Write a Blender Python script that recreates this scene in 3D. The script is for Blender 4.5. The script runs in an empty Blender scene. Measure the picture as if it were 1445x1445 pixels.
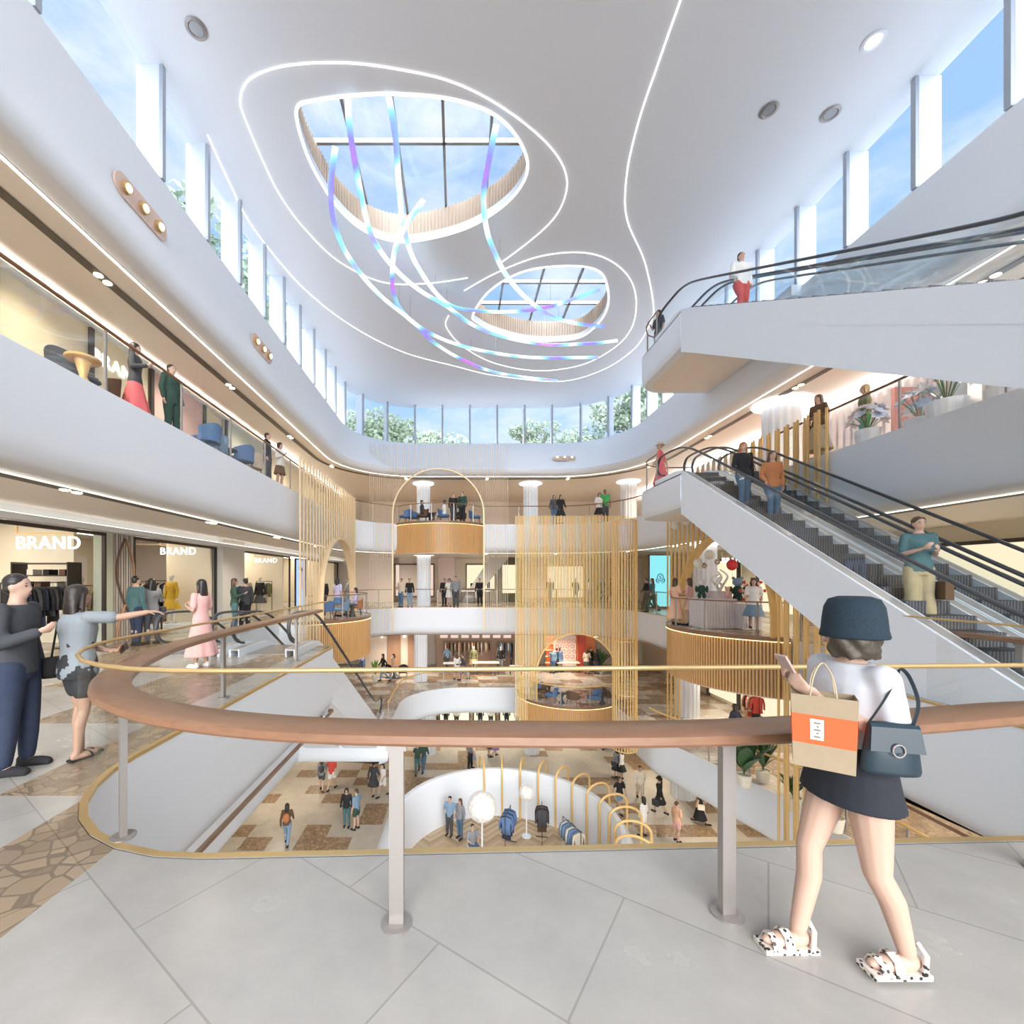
import bpy, bmesh, math, random
from mathutils import Vector, Matrix, noise
from mathutils.geometry import tessellate_polygon
R = math.radians
PI = math.pi
rnd = random.Random(7)
SC = bpy.context.scene
COL = SC.collection
CAMZ = 1.7
F = 614.0
VX, VY = 646.0, 816.0
def at(x, y, Z):            # a pixel of a point known to be at height Z
    D = F*(CAMZ-Z)/(y-VY)
    return Vector(((x-VX)*D/F, D, Z))
def atY(x, y, Y):           # a pixel of a point known to be at depth Y
    return Vector(((x-VX)*Y/F, Y, CAMZ-(y-VY)*Y/F))

# ------------------------------------------------------------------ materials
MATS = {}
def nt(name):
    m = bpy.data.materials.new(name); m.use_nodes = True
    t = m.node_tree; t.nodes.clear()
    return m, t, t.nodes, t.links
def mat(name, col, rough=0.5, metal=0.0, spec=0.5, emit=None, estr=0.0, noise_amt=0.0, nscale=8, bump=0.0):
    if name in MATS: return MATS[name]
    m, t, n, l = nt(name)
    out = n.new('ShaderNodeOutputMaterial'); b = n.new('ShaderNodeBsdfPrincipled')
    l.new(b.outputs[0], out.inputs[0])
    b.inputs['Base Color'].default_value = (*col, 1)
    b.inputs['Roughness'].default_value = rough
    b.inputs['Metallic'].default_value = metal
    b.inputs['Specular IOR Level'].default_value = spec
    if emit:
        b.inputs['Emission Color'].default_value = (*emit, 1); b.inputs['Emission Strength'].default_value = estr
    if noise_amt or bump:
        tc = n.new('ShaderNodeTexCoord'); nz = n.new('ShaderNodeTexNoise'); nz.inputs['Scale'].default_value = nscale
        nz.inputs['Detail'].default_value = 4
        l.new(tc.outputs['Object'], nz.inputs['Vector'])
        if noise_amt:
            mx = n.new('ShaderNodeMix'); mx.data_type = 'RGBA'
            mx.inputs[6].default_value = (*[c*(1-noise_amt) for c in col], 1)
            mx.inputs[7].default_value = (*[min(1, c*(1+noise_amt)) for c in col], 1)
            l.new(nz.outputs['Fac'], mx.inputs[0]); l.new(mx.outputs[2], b.inputs['Base Color'])
        if bump:
            bp = n.new('ShaderNodeBump'); bp.inputs['Strength'].default_value = bump
            l.new(nz.outputs['Fac'], bp.inputs['Height']); l.new(bp.outputs[0], b.inputs['Normal'])
    MATS[name] = m
    return m
def emis(name, col, s):
    if name in MATS: return MATS[name]
    m, t, n, l = nt(name)
    out = n.new('ShaderNodeOutputMaterial'); e = n.new('ShaderNodeEmission')
    e.inputs[0].default_value = (*col, 1); e.inputs[1].default_value = s
    l.new(e.outputs[0], out.inputs[0]); MATS[name] = m
    return m
def glass(name, tint=(.97, .99, 1), refl=.35):
    m, t, n, l = nt(name)
    out = n.new('ShaderNodeOutputMaterial'); tr = n.new('ShaderNodeBsdfTransparent'); tr.inputs[0].default_value = (*tint, 1)
    gl = n.new('ShaderNodeBsdfGlossy'); gl.inputs['Roughness'].default_value = .02
    fr = n.new('ShaderNodeFresnel'); fr.inputs[0].default_value = 1.45
    mu = n.new('ShaderNodeMath'); mu.operation = 'MULTIPLY'; mu.inputs[1].default_value = refl
    mx = n.new('ShaderNodeMixShader')
    l.new(fr.outputs[0], mu.inputs[0]); l.new(mu.outputs[0], mx.inputs[0]); l.new(tr.outputs[0], mx.inputs[1]); l.new(gl.outputs[0], mx.inputs[2])
    l.new(mx.outputs[0], out.inputs[0]); MATS[name] = m
    return m
def wood(name, c1, c2, scale=(30, 30, 2), rough=.4):
    m, t, n, l = nt(name)
    out = n.new('ShaderNodeOutputMaterial'); b = n.new('ShaderNodeBsdfPrincipled'); b.inputs['Roughness'].default_value = rough
    tc = n.new('ShaderNodeTexCoord'); mp = n.new('ShaderNodeMapping'); mp.inputs['Scale'].default_value = scale
    nz = n.new('ShaderNodeTexNoise'); nz.inputs['Scale'].default_value = 1.5; nz.inputs['Detail'].default_value = 5
    mx = n.new('ShaderNodeMix'); mx.data_type = 'RGBA'; mx.inputs[6].default_value = (*c1, 1); mx.inputs[7].default_value = (*c2, 1)
    l.new(tc.outputs['Object'], mp.inputs[0]); l.new(mp.outputs[0], nz.inputs['Vector']); l.new(nz.outputs['Fac'], mx.inputs[0])
    l.new(mx.outputs[2], b.inputs['Base Color']); l.new(b.outputs[0], out.inputs[0]); MATS[name] = m
    return m
def tiles(name, light, dark, mort, sx, sy, thresh, rough=.22, plain=None, ang=0):
    """polished tiles; a random share of the cells is brown stone mosaic"""
    m, t, n, l = nt(name)
    out = n.new('ShaderNodeOutputMaterial'); b = n.new('ShaderNodeBsdfPrincipled'); b.inputs['Roughness'].default_value = rough
    tc = n.new('ShaderNodeTexCoord'); mp = n.new('ShaderNodeMapping'); mp.inputs['Scale'].default_value = (1/sx, 1/sy, 0); mp.inputs['Rotation'].default_value = (0, 0, ang)
    l.new(tc.outputs['Object'], mp.inputs[0])
    fl = n.new('ShaderNodeVectorMath'); fl.operation = 'FLOOR'; l.new(mp.outputs[0], fl.inputs[0])
    wn = n.new('ShaderNodeTexWhiteNoise'); wn.noise_dimensions = '2D'; l.new(fl.outputs[0], wn.inputs['Vector'])
    gt = n.new('ShaderNodeMath'); gt.operation = 'GREATER_THAN'; gt.inputs[1].default_value = thresh; l.new(wn.outputs['Value'], gt.inputs[0])
    # mosaic
    vo = n.new('ShaderNodeTexVoronoi'); vo.feature = 'DISTANCE_TO_EDGE'; vo.inputs['Scale'].default_value = 7; l.new(tc.outputs['Object'], vo.inputs['Vector'])
    vc = n.new('ShaderNodeTexVoronoi'); vc.inputs['Scale'].default_value = 7; l.new(tc.outputs['Object'], vc.inputs['Vector'])
    cr = n.new('ShaderNodeMix'); cr.data_type = 'RGBA'; cr.inputs[6].default_value = (*[c*.65 for c in dark], 1); cr.inputs[7].default_value = (*[min(1, c*1.3) for c in dark], 1)
    l.new(vc.outputs['Color'], cr.inputs[0])
    eg = n.new('ShaderNodeMath'); eg.operation = 'LESS_THAN'; eg.inputs[1].default_value = .05; l.new(vo.outputs[0], eg.inputs[0])
    dm = n.new('ShaderNodeMix'); dm.data_type = 'RGBA'; l.new(eg.outputs[0], dm.inputs[0]); l.new(cr.outputs[2], dm.inputs[6]); dm.inputs[7].default_value = (*mort, 1)
    # pale stone with soft clouding
    nz = n.new('ShaderNodeTexNoise'); nz.inputs['Scale'].default_value = 1.6; nz.inputs['Detail'].default_value = 7; nz.inputs['Roughness'].default_value = .62
    l.new(tc.outputs['Object'], nz.inputs['Vector'])
    lm = n.new('ShaderNodeMix'); lm.data_type = 'RGBA'; lm.inputs[6].default_value = (*[c*.72 for c in light], 1); lm.inputs[7].default_value = (*[min(1, c*1.22) for c in light], 1)
    l.new(nz.outputs['Fac'], lm.inputs[0])
    mx = n.new('ShaderNodeMix'); mx.data_type = 'RGBA'
    fac = gt.outputs[0]
    if plain:               # (x0, y1): east of x0 and nearer than y1 the floor has no mosaic inlays
        sp = n.new('ShaderNodeSeparateXYZ'); l.new(tc.outputs['Object'], sp.inputs[0])
        a = n.new('ShaderNodeMath'); a.operation = 'GREATER_THAN'; a.inputs[1].default_value = plain[0]; l.new(sp.outputs[0], a.inputs[0])
        c = n.new('ShaderNodeMath'); c.operation = 'LESS_THAN'; c.inputs[1].default_value = plain[1]; l.new(sp.outputs[1], c.inputs[0])
        d = n.new('ShaderNodeMath'); d.operation = 'MULTIPLY'; l.new(a.outputs[0], d.inputs[0]); l.new(c.outputs[0], d.inputs[1])
        e = n.new('ShaderNodeMath'); e.operation = 'SUBTRACT'; e.inputs[0].default_value = 1; l.new(d.outputs[0], e.inputs[1])
        f = n.new('ShaderNodeMath'); f.operation = 'MULTIPLY'; l.new(e.outputs[0], f.inputs[0]); l.new(gt.outputs[0], f.inputs[1]); fac = f.outputs[0]
    l.new(fac, mx.inputs[0]); l.new(lm.outputs[2], mx.inputs[6]); l.new(dm.outputs[2], mx.inputs[7])
    # joints
    br = n.new('ShaderNodeTexBrick'); br.inputs['Scale'].default_value = 1; br.offset = .5
    br.inputs['Brick Width'].default_value = 1.25; br.inputs['Row Height'].default_value = .8; br.inputs['Mortar Size'].default_value = .005
    br.inputs['Color1'].default_value = (1, 1, 1, 1); br.inputs['Color2'].default_value = (.95, .95, .95, 1); br.inputs['Mortar'].default_value = (.74, .73, .71, 1)
    mp2 = n.new('ShaderNodeMapping'); mp2.inputs['Rotation'].default_value = (0, 0, .62); l.new(tc.outputs['Object'], mp2.inputs[0]); l.new(mp2.outputs[0], br.inputs['Vector'])
    mj = n.new('ShaderNodeMix'); mj.data_type = 'RGBA'; mj.blend_type = 'MULTIPLY'; mj.inputs[0].default_value = 1
    l.new(mx.outputs[2], mj.inputs[6]); l.new(br.outputs['Color'], mj.inputs[7])
    l.new(mj.outputs[2], b.inputs['Base Color'])
    rr = n.new('ShaderNodeMapRange'); rr.inputs['To Min'].default_value = rough*.6; rr.inputs['To Max'].default_value = rough*1.8; l.new(nz.outputs['Fac'], rr.inputs[0]); l.new(rr.outputs[0], b.inputs['Roughness'])
    l.new(b.outputs[0], out.inputs[0]); MATS[name] = m
    return m
def herring(name):
    m, t, n, l = nt(name)
    out = n.new('ShaderNodeOutputMaterial'); b = n.new('ShaderNodeBsdfPrincipled'); b.inputs['Roughness'].default_value = .35
    tc = n.new('ShaderNodeTexCoord'); sp = n.new('ShaderNodeSeparateXYZ'); l.new(tc.outputs['Object'], sp.inputs[0])
    pp = n.new('ShaderNodeMath'); pp.operation = 'PINGPONG'; pp.inputs[1].default_value = .6; l.new(sp.outputs[0], pp.inputs[0])
    ad = n.new('ShaderNodeMath'); ad.operation = 'ADD'; l.new(pp.outputs[0], ad.inputs[0]); l.new(sp.outputs[1], ad.inputs[1])
    mu = n.new('ShaderNodeMath'); mu.operation = 'MULTIPLY'; mu.inputs[1].default_value = 5; l.new(ad.outputs[0], mu.inputs[0])
    fl = n.new('ShaderNodeMath'); fl.operation = 'FLOOR'; l.new(mu.outputs[0], fl.inputs[0])
    wn = n.new('ShaderNodeTexWhiteNoise'); wn.noise_dimensions = '1D'; l.new(fl.outputs[0], wn.inputs['W'])
    mx = n.new('ShaderNodeMix'); mx.data_type = 'RGBA'; mx.inputs[6].default_value = (.36, .24, .13, 1); mx.inputs[7].default_value = (.62, .47, .3, 1)
    l.new(wn.outputs[0], mx.inputs[0]); l.new(mx.outputs[2], b.inputs['Base Color']); l.new(b.outputs[0], out.inputs[0]); MATS[name] = m
    return m
WHITE = mat('white plaster', (.80, .845, .905), .38)
SOFF = mat('warm white soffit', (.84, .79, .73), .55)
CEIL = mat('matt white ceiling', (.77, .80, .85), .6)
CREAM = mat('cream shop wall', (.80, .73, .58), .6)
BEIGE = mat('beige wall', (.74, .66, .57), .6)
BROWN = mat('dark brown timber', (.16, .10, .07), .5)
TAUPE = mat('taupe panel', (.42, .36, .30), .5)
STEEL = mat('brushed steel', (.36, .33, .31), .35, .55)
DSTEEL = mat('dark slot', (.10, .085, .07), .5)
CHAR = mat('charcoal step', (.07, .07, .072), .5, .2)
RUBB = mat('black rubber handrail', (.05, .055, .065), .3)
GDECK = mat('grey satin deck', (.52, .50, .49), .35, .4)
GOLD = mat('brushed gold', (.82, .55, .22), .42, .15)
YGOLD = mat('yellow gold rods', (.90, .68, .34), .45, .1)
PGOLD = mat('pale gold', (.80, .63, .40), .45, .2)
LGOLD = mat('thin champagne rod', (.74, .62, .48), .45, .2)
BRASS = mat('brass edge', (.62, .44, .2), .35, .6)
SLAT = wood('orange oak slats', (.60, .33, .12), (.80, .50, .22), (12, 12, 1))
RAILW = wood('walnut handrail', (.19, .09, .045), (.31, .165, .095), (6, 25, 25), .32)
PANELW = wood('pale oak panel', (.52, .38, .25), (.68, .53, .37), (10, 10, 1))
RIBW = wood('pale ribbed timber', (.46, .35, .27), (.60, .48, .38), (10, 10, 2))
GLASS = glass('clear glass', (.975, .985, .985), .10)
WGLASS = glass('window glass', (.95, .98, 1), .03)
STEPG = glass('escalator glass', (.93, .96, .97), .07)
LED = emis('white led', (1, .98, .95), 1.25)
WLED = emis('warm white cove light', (1, .90, .76), 1.1)
GLOWL = emis('amber glow line', (1, .72, .36), 1.0)
SPOTE = emis('warm spot lamp', (1, .8, .55), 6)
SHOPL = emis('shop ceiling light', (1, .88, .70), 2.6)
FL3 = tiles('upper gallery stone floor', (.43, .415, .385), (.33, .25, .17), (.22, .17, .12), .72, 1.7, .56, .2, (-2.0, 8.0))
FL1 = tiles('ground stone floor', (.60, .55, .47), (.42, .29, .18), (.2, .14, .09), 1.15, .95, .68, .28)
FL2 = tiles('middle gallery stone floor', (.62, .56, .49), (.40, .28, .19), (.2, .14, .09), 1.3, .9, .55, .22)
HERR = herring('herringbone timber')

# ------------------------------------------------------------------ mesh builder
class MB:
    def __init__(s): s.v = []; s.f = []; s.m = []; s.mats = []
    def mi(s, m):
        if m not in s.mats: s.mats.append(m)
        return s.mats.index(m)
    def add(s, vs, fs, m=None):
        o = len(s.v); s.v.extend([tuple(v) for v in vs]); k = s.mi(m)
        for f in fs: s.f.append([o+i for i in f]); s.m.append(k)
        return s
    def box(s, x0, y0, z0, x1, y1, z1, m=None, M=None):
        vs = [Vector(p) for p in ((x0,y0,z0),(x1,y0,z0),(x1,y1,z0),(x0,y1,z0),(x0,y0,z1),(x1,y0,z1),(x1,y1,z1),(x0,y1,z1))]
        if M is not None: vs = [M @ v for v in vs]
        return s.add(vs, [(0,3,2,1),(4,5,6,7),(0,1,5,4),(1,2,6,5),(2,3,7,6),(3,0,4,7)], m)
    def prism(s, outer, z0, z1, m=None, holes=(), mtop=None, mbot=None):
        loops = [list(outer)]+[list(h) for h in holes]
        flat = [p for lp in loops for p in lp]
        tris = tessellate_polygon([[Vector((p[0], p[1], 0)) for p in lp] for lp in loops])
        N = len(flat)
        ft = []; fb = []
        for a, b, c in tris:
            A, B, C = flat[a], flat[b], flat[c]
            cr = (B[0]-A[0])*(C[1]-A[1])-(B[1]-A[1])*(C[0]-A[0])
            if cr < 0: b, c = c, b
            ft.append((a, b, c)); fb.append((a, c, b))
        s.add([(p[0], p[1], z1) for p in flat], ft, mtop or m)
        s.add([(p[0], p[1], z0) for p in flat], fb, mbot or m)
        for lp in loops:
            n = len(lp)
            s.add([(p[0], p[1], z0) for p in lp]+[(p[0], p[1], z1) for p in lp], [(i, (i+1) % n, n+(i+1) % n, n+i) for i in range(n)], m)
        return s
    def tube(s, pts, r, m=None, n=8, closed=False, flat=None):
        pts = [Vector(p) for p in pts]; k = len(pts); vs = []
        rr = r if isinstance(r, (list, tuple)) else [r]*k
        up = None
        for i, p in enumerate(pts):
            if closed: t = pts[(i+1) % k]-pts[i-1]
            else: t = pts[min(i+1, k-1)]-pts[max(i-1, 0)]
            t.normalize()
            if up is None:
                up = Vector((0, 0, 1)) if abs(t.z) < .9 else Vector((1, 0, 0))
            a = t.cross(up)
            if a.length < 1e-4: a = t.orthogonal()
            a.normalize(); b = a.cross(t).normalized(); up = b
            for j in range(n):
                q = 2*PI*(j+.5)/n
                ra, rb = (rr[i], rr[i]) if not flat else (rr[i]*flat[0], rr[i]*flat[1])
                vs.append(p+a*math.cos(q)*ra+b*math.sin(q)*rb)
        fs = []
        for i in range(k if closed else k-1):
            for j in range(n):
                a0 = i*n+j; a1 = i*n+(j+1) % n; b0 = ((i+1) % k)*n+j; b1 = ((i+1) % k)*n+(j+1) % n
                fs.append((a0, b0, b1, a1))
        if not closed:
            fs.append(list(range(n))); fs.append(list(range((k-1)*n, k*n))[::-1])
        return s.add(vs, fs, m)
    def lathe(s, prof, c=(0, 0, 0), n=20, m=None, sx=1, sy=1):
        vs = []; k = len(prof)
        for r, z in prof:
            for j in range(n):
                q = 2*PI*j/n; vs.append((c[0]+r*sx*math.cos(q), c[1]+r*sy*math.sin(q), c[2]+z))
        fs = [(i*n+j, i*n+(j+1) % n, (i+1)*n+(j+1) % n, (i+1)*n+j) for i in range(k-1) for j in range(n)]
        fs.append(list(range(n))[::-1]); fs.append(list(range((k-1)*n, k*n)))
        return s.add(vs, fs, m)
    def ell(s, c, r, m=None, n=10, k=8, M=None):
        vs = []; 
        for i in range(k+1):
            th = PI*i/k
            for j in range(n):
                q = 2*PI*j/n; v = Vector((r[0]*math.sin(th)*math.cos(q), r[1]*math.sin(th)*math.sin(q), -r[2]*math.cos(th)))
                if M is not None: v = M @ v
                vs.append(v+Vector(c))
        fs = [(i*n+j, i*n+(j+1) % n, (i+1)*n+(j+1) % n, (i+1)*n+j) for i in range(k) for j in range(n)]
        return s.add(vs, fs, m)
    def loft(s, rings, m=None, n=14):
        """rings: (centre, rx, ry[, matrix])"""
        vs = []
        for rg in rings:
            c, rx, ry = rg[:3]; M = rg[3] if len(rg) > 3 else None
            for j in range(n):
                q = 2*PI*j/n; v = Vector((rx*math.cos(q), ry*math.sin(q), 0))
                if M is not None: v = M @ v
                vs.append(Vector(c)+v)
        k = len(rings)
        fs = [(i*n+j, i*n+(j+1) % n, (i+1)*n+(j+1) % n, (i+1)*n+j) for i in range(k-1) for j in range(n)]
        fs.append(list(range(n))[::-1]); fs.append(list(range((k-1)*n, k*n)))
        return s.add(vs, fs, m)
    def sweep(s, path, prof, m=None, closed=True, pclosed=False):
        """path: [(x,y,nx,ny)]; prof: [(offset along outward normal, z)]"""
        vs = []; k = len(path); n = len(prof)
        for x, y, nx, ny in path:
            for o, z in prof: vs.append((x+nx*o, y+ny*o, z))
        fs = []
        for i in range(k if closed else k-1):
            for j in range(n if pclosed else n-1):
                a = i*n+j; b = i*n+(j+1) % n; c = ((i+1) % k)*n+(j+1) % n; d = ((i+1) % k)*n+j
                fs.append((a, b, c, d))
        if not closed and pclosed:
            fs.append(list(range(n))); fs.append(list(range((k-1)*n, k*n))[::-1])
        return s.add(vs, fs, m)
    def mesh(s, name):
        me = bpy.data.meshes.new(name); me.from_pydata(s.v, [], s.f)
        for m in s.mats:
            if m is not None: me.materials.append(m)
        if len(s.mats) > 1: me.polygons.foreach_set('material_index', s.m)
        me.update()
        bm = bmesh.new(); bm.from_mesh(me); bmesh.ops.recalc_face_normals(bm, faces=bm.faces); bm.to_mesh(me); bm.free()
        return me
    def build(s, name, parent=None, smooth=False, loc=None, rz=None):
        return obj(name, s.mesh(name), parent, smooth, loc, rz)
def obj(name, me, parent=None, smooth=False, loc=None, rz=None):
    if smooth:
        me.shade_smooth()
        if smooth is not True: me.set_sharp_from_angle(angle=R(smooth))
    o = bpy.data.objects.new(name, me); COL.objects.link(o)
    if parent: o.parent = parent
    if loc is not None: o.location = loc
    if rz is not None: o.rotation_euler = (0, 0, rz)
    return o
def tag(o, label, cat, group=None, kind=None):
    o['label'] = label; o['category'] = cat
    if group: o['group'] = group
    if kind: o['kind'] = kind
    return o
def struct(o, label=None):
    o['kind'] = 'structure'
    if label: o['label'] = label
    return o
def thing(name, label, cat, loc=(0, 0, 0), rz=0, group=None):
    o = bpy.data.objects.new(name, None); COL.objects.link(o); o.empty_display_size = .1
    o.location = loc; o.rotation_euler = (0, 0, rz)
    return tag(o, label, cat, group)
def dup(root, loc=None, rz=None, label=None, group=None):
    r = root.copy(); COL.objects.link(r)
    if loc is not None: r.location = loc
    if rz is not None: r.rotation_euler = (0, 0, rz)
    if label: r['label'] = label
    if group: r['group'] = group
    for ch in root.children:
        c = ch.copy(); COL.objects.link(c); c.parent = r
        for g in ch.children:
            d = g.copy(); COL.objects.link(d); d.parent = c
    return r

# ------------------------------------------------------------------ plan outlines
def roundpoly(pts, seg=8):
    """pts: [(x, y, r)] counter-clockwise"""
    out = []; n = len(pts)
    for i, (x, y, r) in enumerate(pts):
        if r <= 0: out.append((x, y)); continue
        p = Vector((x, y)); a = Vector(pts[i-1][:2]); b = Vector(pts[(i+1) % n][:2])
        u = (a-p).normalized(); w = (b-p).normalized()
        ang = u.angle(w); d = r/math.tan(ang/2)
        p0 = p+u*d; p1 = p+w*d
        c = p+(u+w).normalized()*(r/math.sin(ang/2))
        v0 = p0-c; v1 = p1-c; tot = v0.angle_signed(v1)
        for k in range(seg+1):
            q = -tot*k/seg
            out.append((c.x+v0.x*math.cos(q)-v0.y*math.sin(q), c.y+v0.x*math.sin(q)+v0.y*math.cos(q)))
    return out
def withn(pts, closed=True):
    """outward normals for a counter-clockwise outline"""
    out = []; n = len(pts)
    for i, p in enumerate(pts):
        a = Vector(pts[i-1] if (i or closed) else p); b = Vector(pts[(i+1) % n] if (i < n-1 or closed) else p)
        p = Vector(p)
        e1 = (p-a); e2 = (b-p)
        n1 = Vector((e1.y, -e1.x)).normalized() if e1.length > 1e-6 else None
        n2 = Vector((e2.y, -e2.x)).normalized() if e2.length > 1e-6 else None
        if n1 is None: nn = n2
        elif n2 is None: nn = n1
        else:
            nn = (n1+n2); nn = nn.normalized() if nn.length > 1e-5 else n1
            nn = nn/max(.5, nn.dot(n1))
        out.append((p.x, p.y, nn.x, nn.y))
    return out
def offs(pts, d, closed=True):
    return [(x+nx*d, y+ny*d) for x, y, nx, ny in withn(pts, closed)]
def resample(pts, step, closed=False, keep=False):
    P = [Vector(p) for p in pts]
    if closed: P.append(P[0])
    L = [0]
    for i in range(1, len(P)): L.append(L[-1]+(P[i]-P[i-1]).length)
    k = max(1, round(L[-1]/step)); out = []; j = 0
    for i in range(k+(0 if closed else 1)):
        d = L[-1]*i/k
        while j < len(P)-2 and L[j+1] < d: j += 1
        t = (d-L[j])/max(1e-9, L[j+1]-L[j]); out.append(tuple(P[j].lerp(P[j+1], min(1, t))))
    return out
def catmull(pts, sub=6, closed=False):
    P = [Vector(p) for p in pts]; n = len(P); out = []
    for i in range(n if closed else n-1):
        g = lambda k: P[k % n] if closed else P[max(0, min(n-1, k))]
        a, b, c, d = g(i-1), g(i), g(i+1), g(i+2)
        for k in range(sub):
            t = k/sub
            out.append(.5*((2*b)+(c-a)*t+(2*a-5*b+4*c-d)*t*t+(3*b-a-3*c+d)*t**3))
    if not closed: out.append(P[-1])
    return out
# ================================================================== the building
# roof band: lower and upper outline
B5 = [(-5.8, -1, 0), (9.2, -1, 0), (9.2, 24.3, 3.6), (-5.8, 24.3, 3.6)]
T5 = [(-6.0, -1, 0), (9.5, -1, 0), (9.5, 26.1, 3.6), (-6.0, 26.1, 3.6)]
V4 = roundpoly([(-5.8, -1, 0), (9.15, -1, 0), (9.15, 25.0, 3.6), (-5.8, 25.0, 3.6)])
V3 = roundpoly([(-3.1, 2.62, 1.5), (6.5, 2.95, .8), (6.5, 7.2, .1), (9.4, 7.2, .3), (9.4, 25.5, 3.5), (-5.8, 25.5, 3.5), (-5.8, 16.8, .1), (-6.9, 16.8, .1), (-6.9, 10.9, .1), (-3.1, 10.9, .1)], 8)
V2 = roundpoly([(-6.9, 1.5, .3), (9.8, 1.5, .3), (9.8, 12.5, 2), (8.0, 18.0, 2), (8.0, 25.9, 2.5), (-3.0, 25.9, 3.4), (-3.0, 18.9, .1), (-6.9, 18.9, .1)], 8)
PB, PT = roundpoly(B5, 12), roundpoly(T5, 12)
def rect(x0, y0, x1, y1): return [(x0, y0), (x1, y0), (x1, y1), (x0, y1)]
def rings(mb, rs, m, closed=True):
    k = len(rs[0][0]); vs = [(p[0], p[1], z) for pts, z in rs for p in pts]
    fs = [(i*k+j, i*k+(j+1) % k, (i+1)*k+(j+1) % k, (i+1)*k+j) for i in range(len(rs)-1) for j in range(k if closed else k-1)]
    return mb.add(vs, fs, m)
# floors
def slab(V, z, name, m, outer, soffz, label, soff_label, outer2=None):
    struct(MB().prism(outer, z-.08, z, m, [offs(V, .04)]).build(name), label)
    struct(MB().prism(outer2 or outer, soffz, soffz+.1, SOFF, [offs(V, .43)]).build('ceiling'), soff_label)
def fascia(V, z, zs, n, label, m=WHITE):
    pr = [(.44, zs+.02), (.40, zs), (.27, zs+.01), (.15, zs+.06), (.06, zs+.16), (.01, zs+.32), (0, zs+.46), (0, z), (.045, z)]
    o = MB().sweep(withn(V), pr, m).build(f'trim_{n}', smooth=35); struct(o, label)
NEAR = -2.5
struct(MB().prism(rect(-20, 2, 24, 37), -9.7, -9.6, FL1).build('floor'), 'ground floor of the atrium')
slab(V2, -4.8, 'floor', FL2, rect(-16, 0, 20, 33), -6.4, 'middle gallery floor', 'soffit under the middle gallery')
slab(V3, 0, 'floor', FL3, rect(-16, NEAR, 20, 33), -1.62, 'stone gallery floor in the foreground', 'soffit under the foreground gallery', rect(-16, 0, 20, 33))
slab(V4, 4.8, 'floor', FL2, rect(-14, -1, 20, 33), 3.17, 'upper gallery floor', 'soffit under the upper gallery')
fascia(V2, -4.8, -6.4, 1, 'white edge of the middle gallery')
fascia(V3, 0, -1.62, 2, 'white edge of the foreground gallery')
fascia(V4, 4.8, 3.17, 3, 'white edge of the upper gallery')
o = MB(); o.sweep(withn(V3), [(-.012, -.03), (-.012, .006), (.042, .006)], BRASS); struct(o.build('trim_4'), 'brass strip on the gallery edge')
o = MB(); o.sweep(withn(V3), [(-.01, -1.62), (-.01, -1.57), (.1, -1.625)], RAILW); struct(o.build('trim_5'), 'timber strip under the gallery edge')
# roof band
L = lambda a, b, t: [(p[0]*(1-t)+q[0]*t, p[1]*(1-t)+q[1]*t) for p, q in zip(a, b)]
mb = MB(); rings(mb, [(offs(PB, .46), 7.52), (offs(PB, .40), 7.5), (offs(PB, .27), 7.51), (offs(PB, .15), 7.56), (offs(PB, .06), 7.66), (offs(PB, .01), 7.82), (L(PB, PT, .13), 7.98), (L(PB, PT, .5), 8.75), (L(PB, PT, .93), 9.68), (PT, 9.78), (offs(PT, .06), 9.82), (offs(PT, .6), 9.82)], WHITE)
struct(mb.build('trim_6', smooth=35), 'white curved band under the high windows')
struct(MB().prism(rect(-14, -1, 20, 33), 7.5, 7.6, SOFF, [offs(PB, .45)]).build('ceiling'), 'ceiling over the upper gallery')
struct(MB().prism(rect(-14, -1, 20, 33), 9.6, 9.8, WHITE, [offs(PT, .5)]).build('floor'), 'flat roof behind the high windows')
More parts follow.
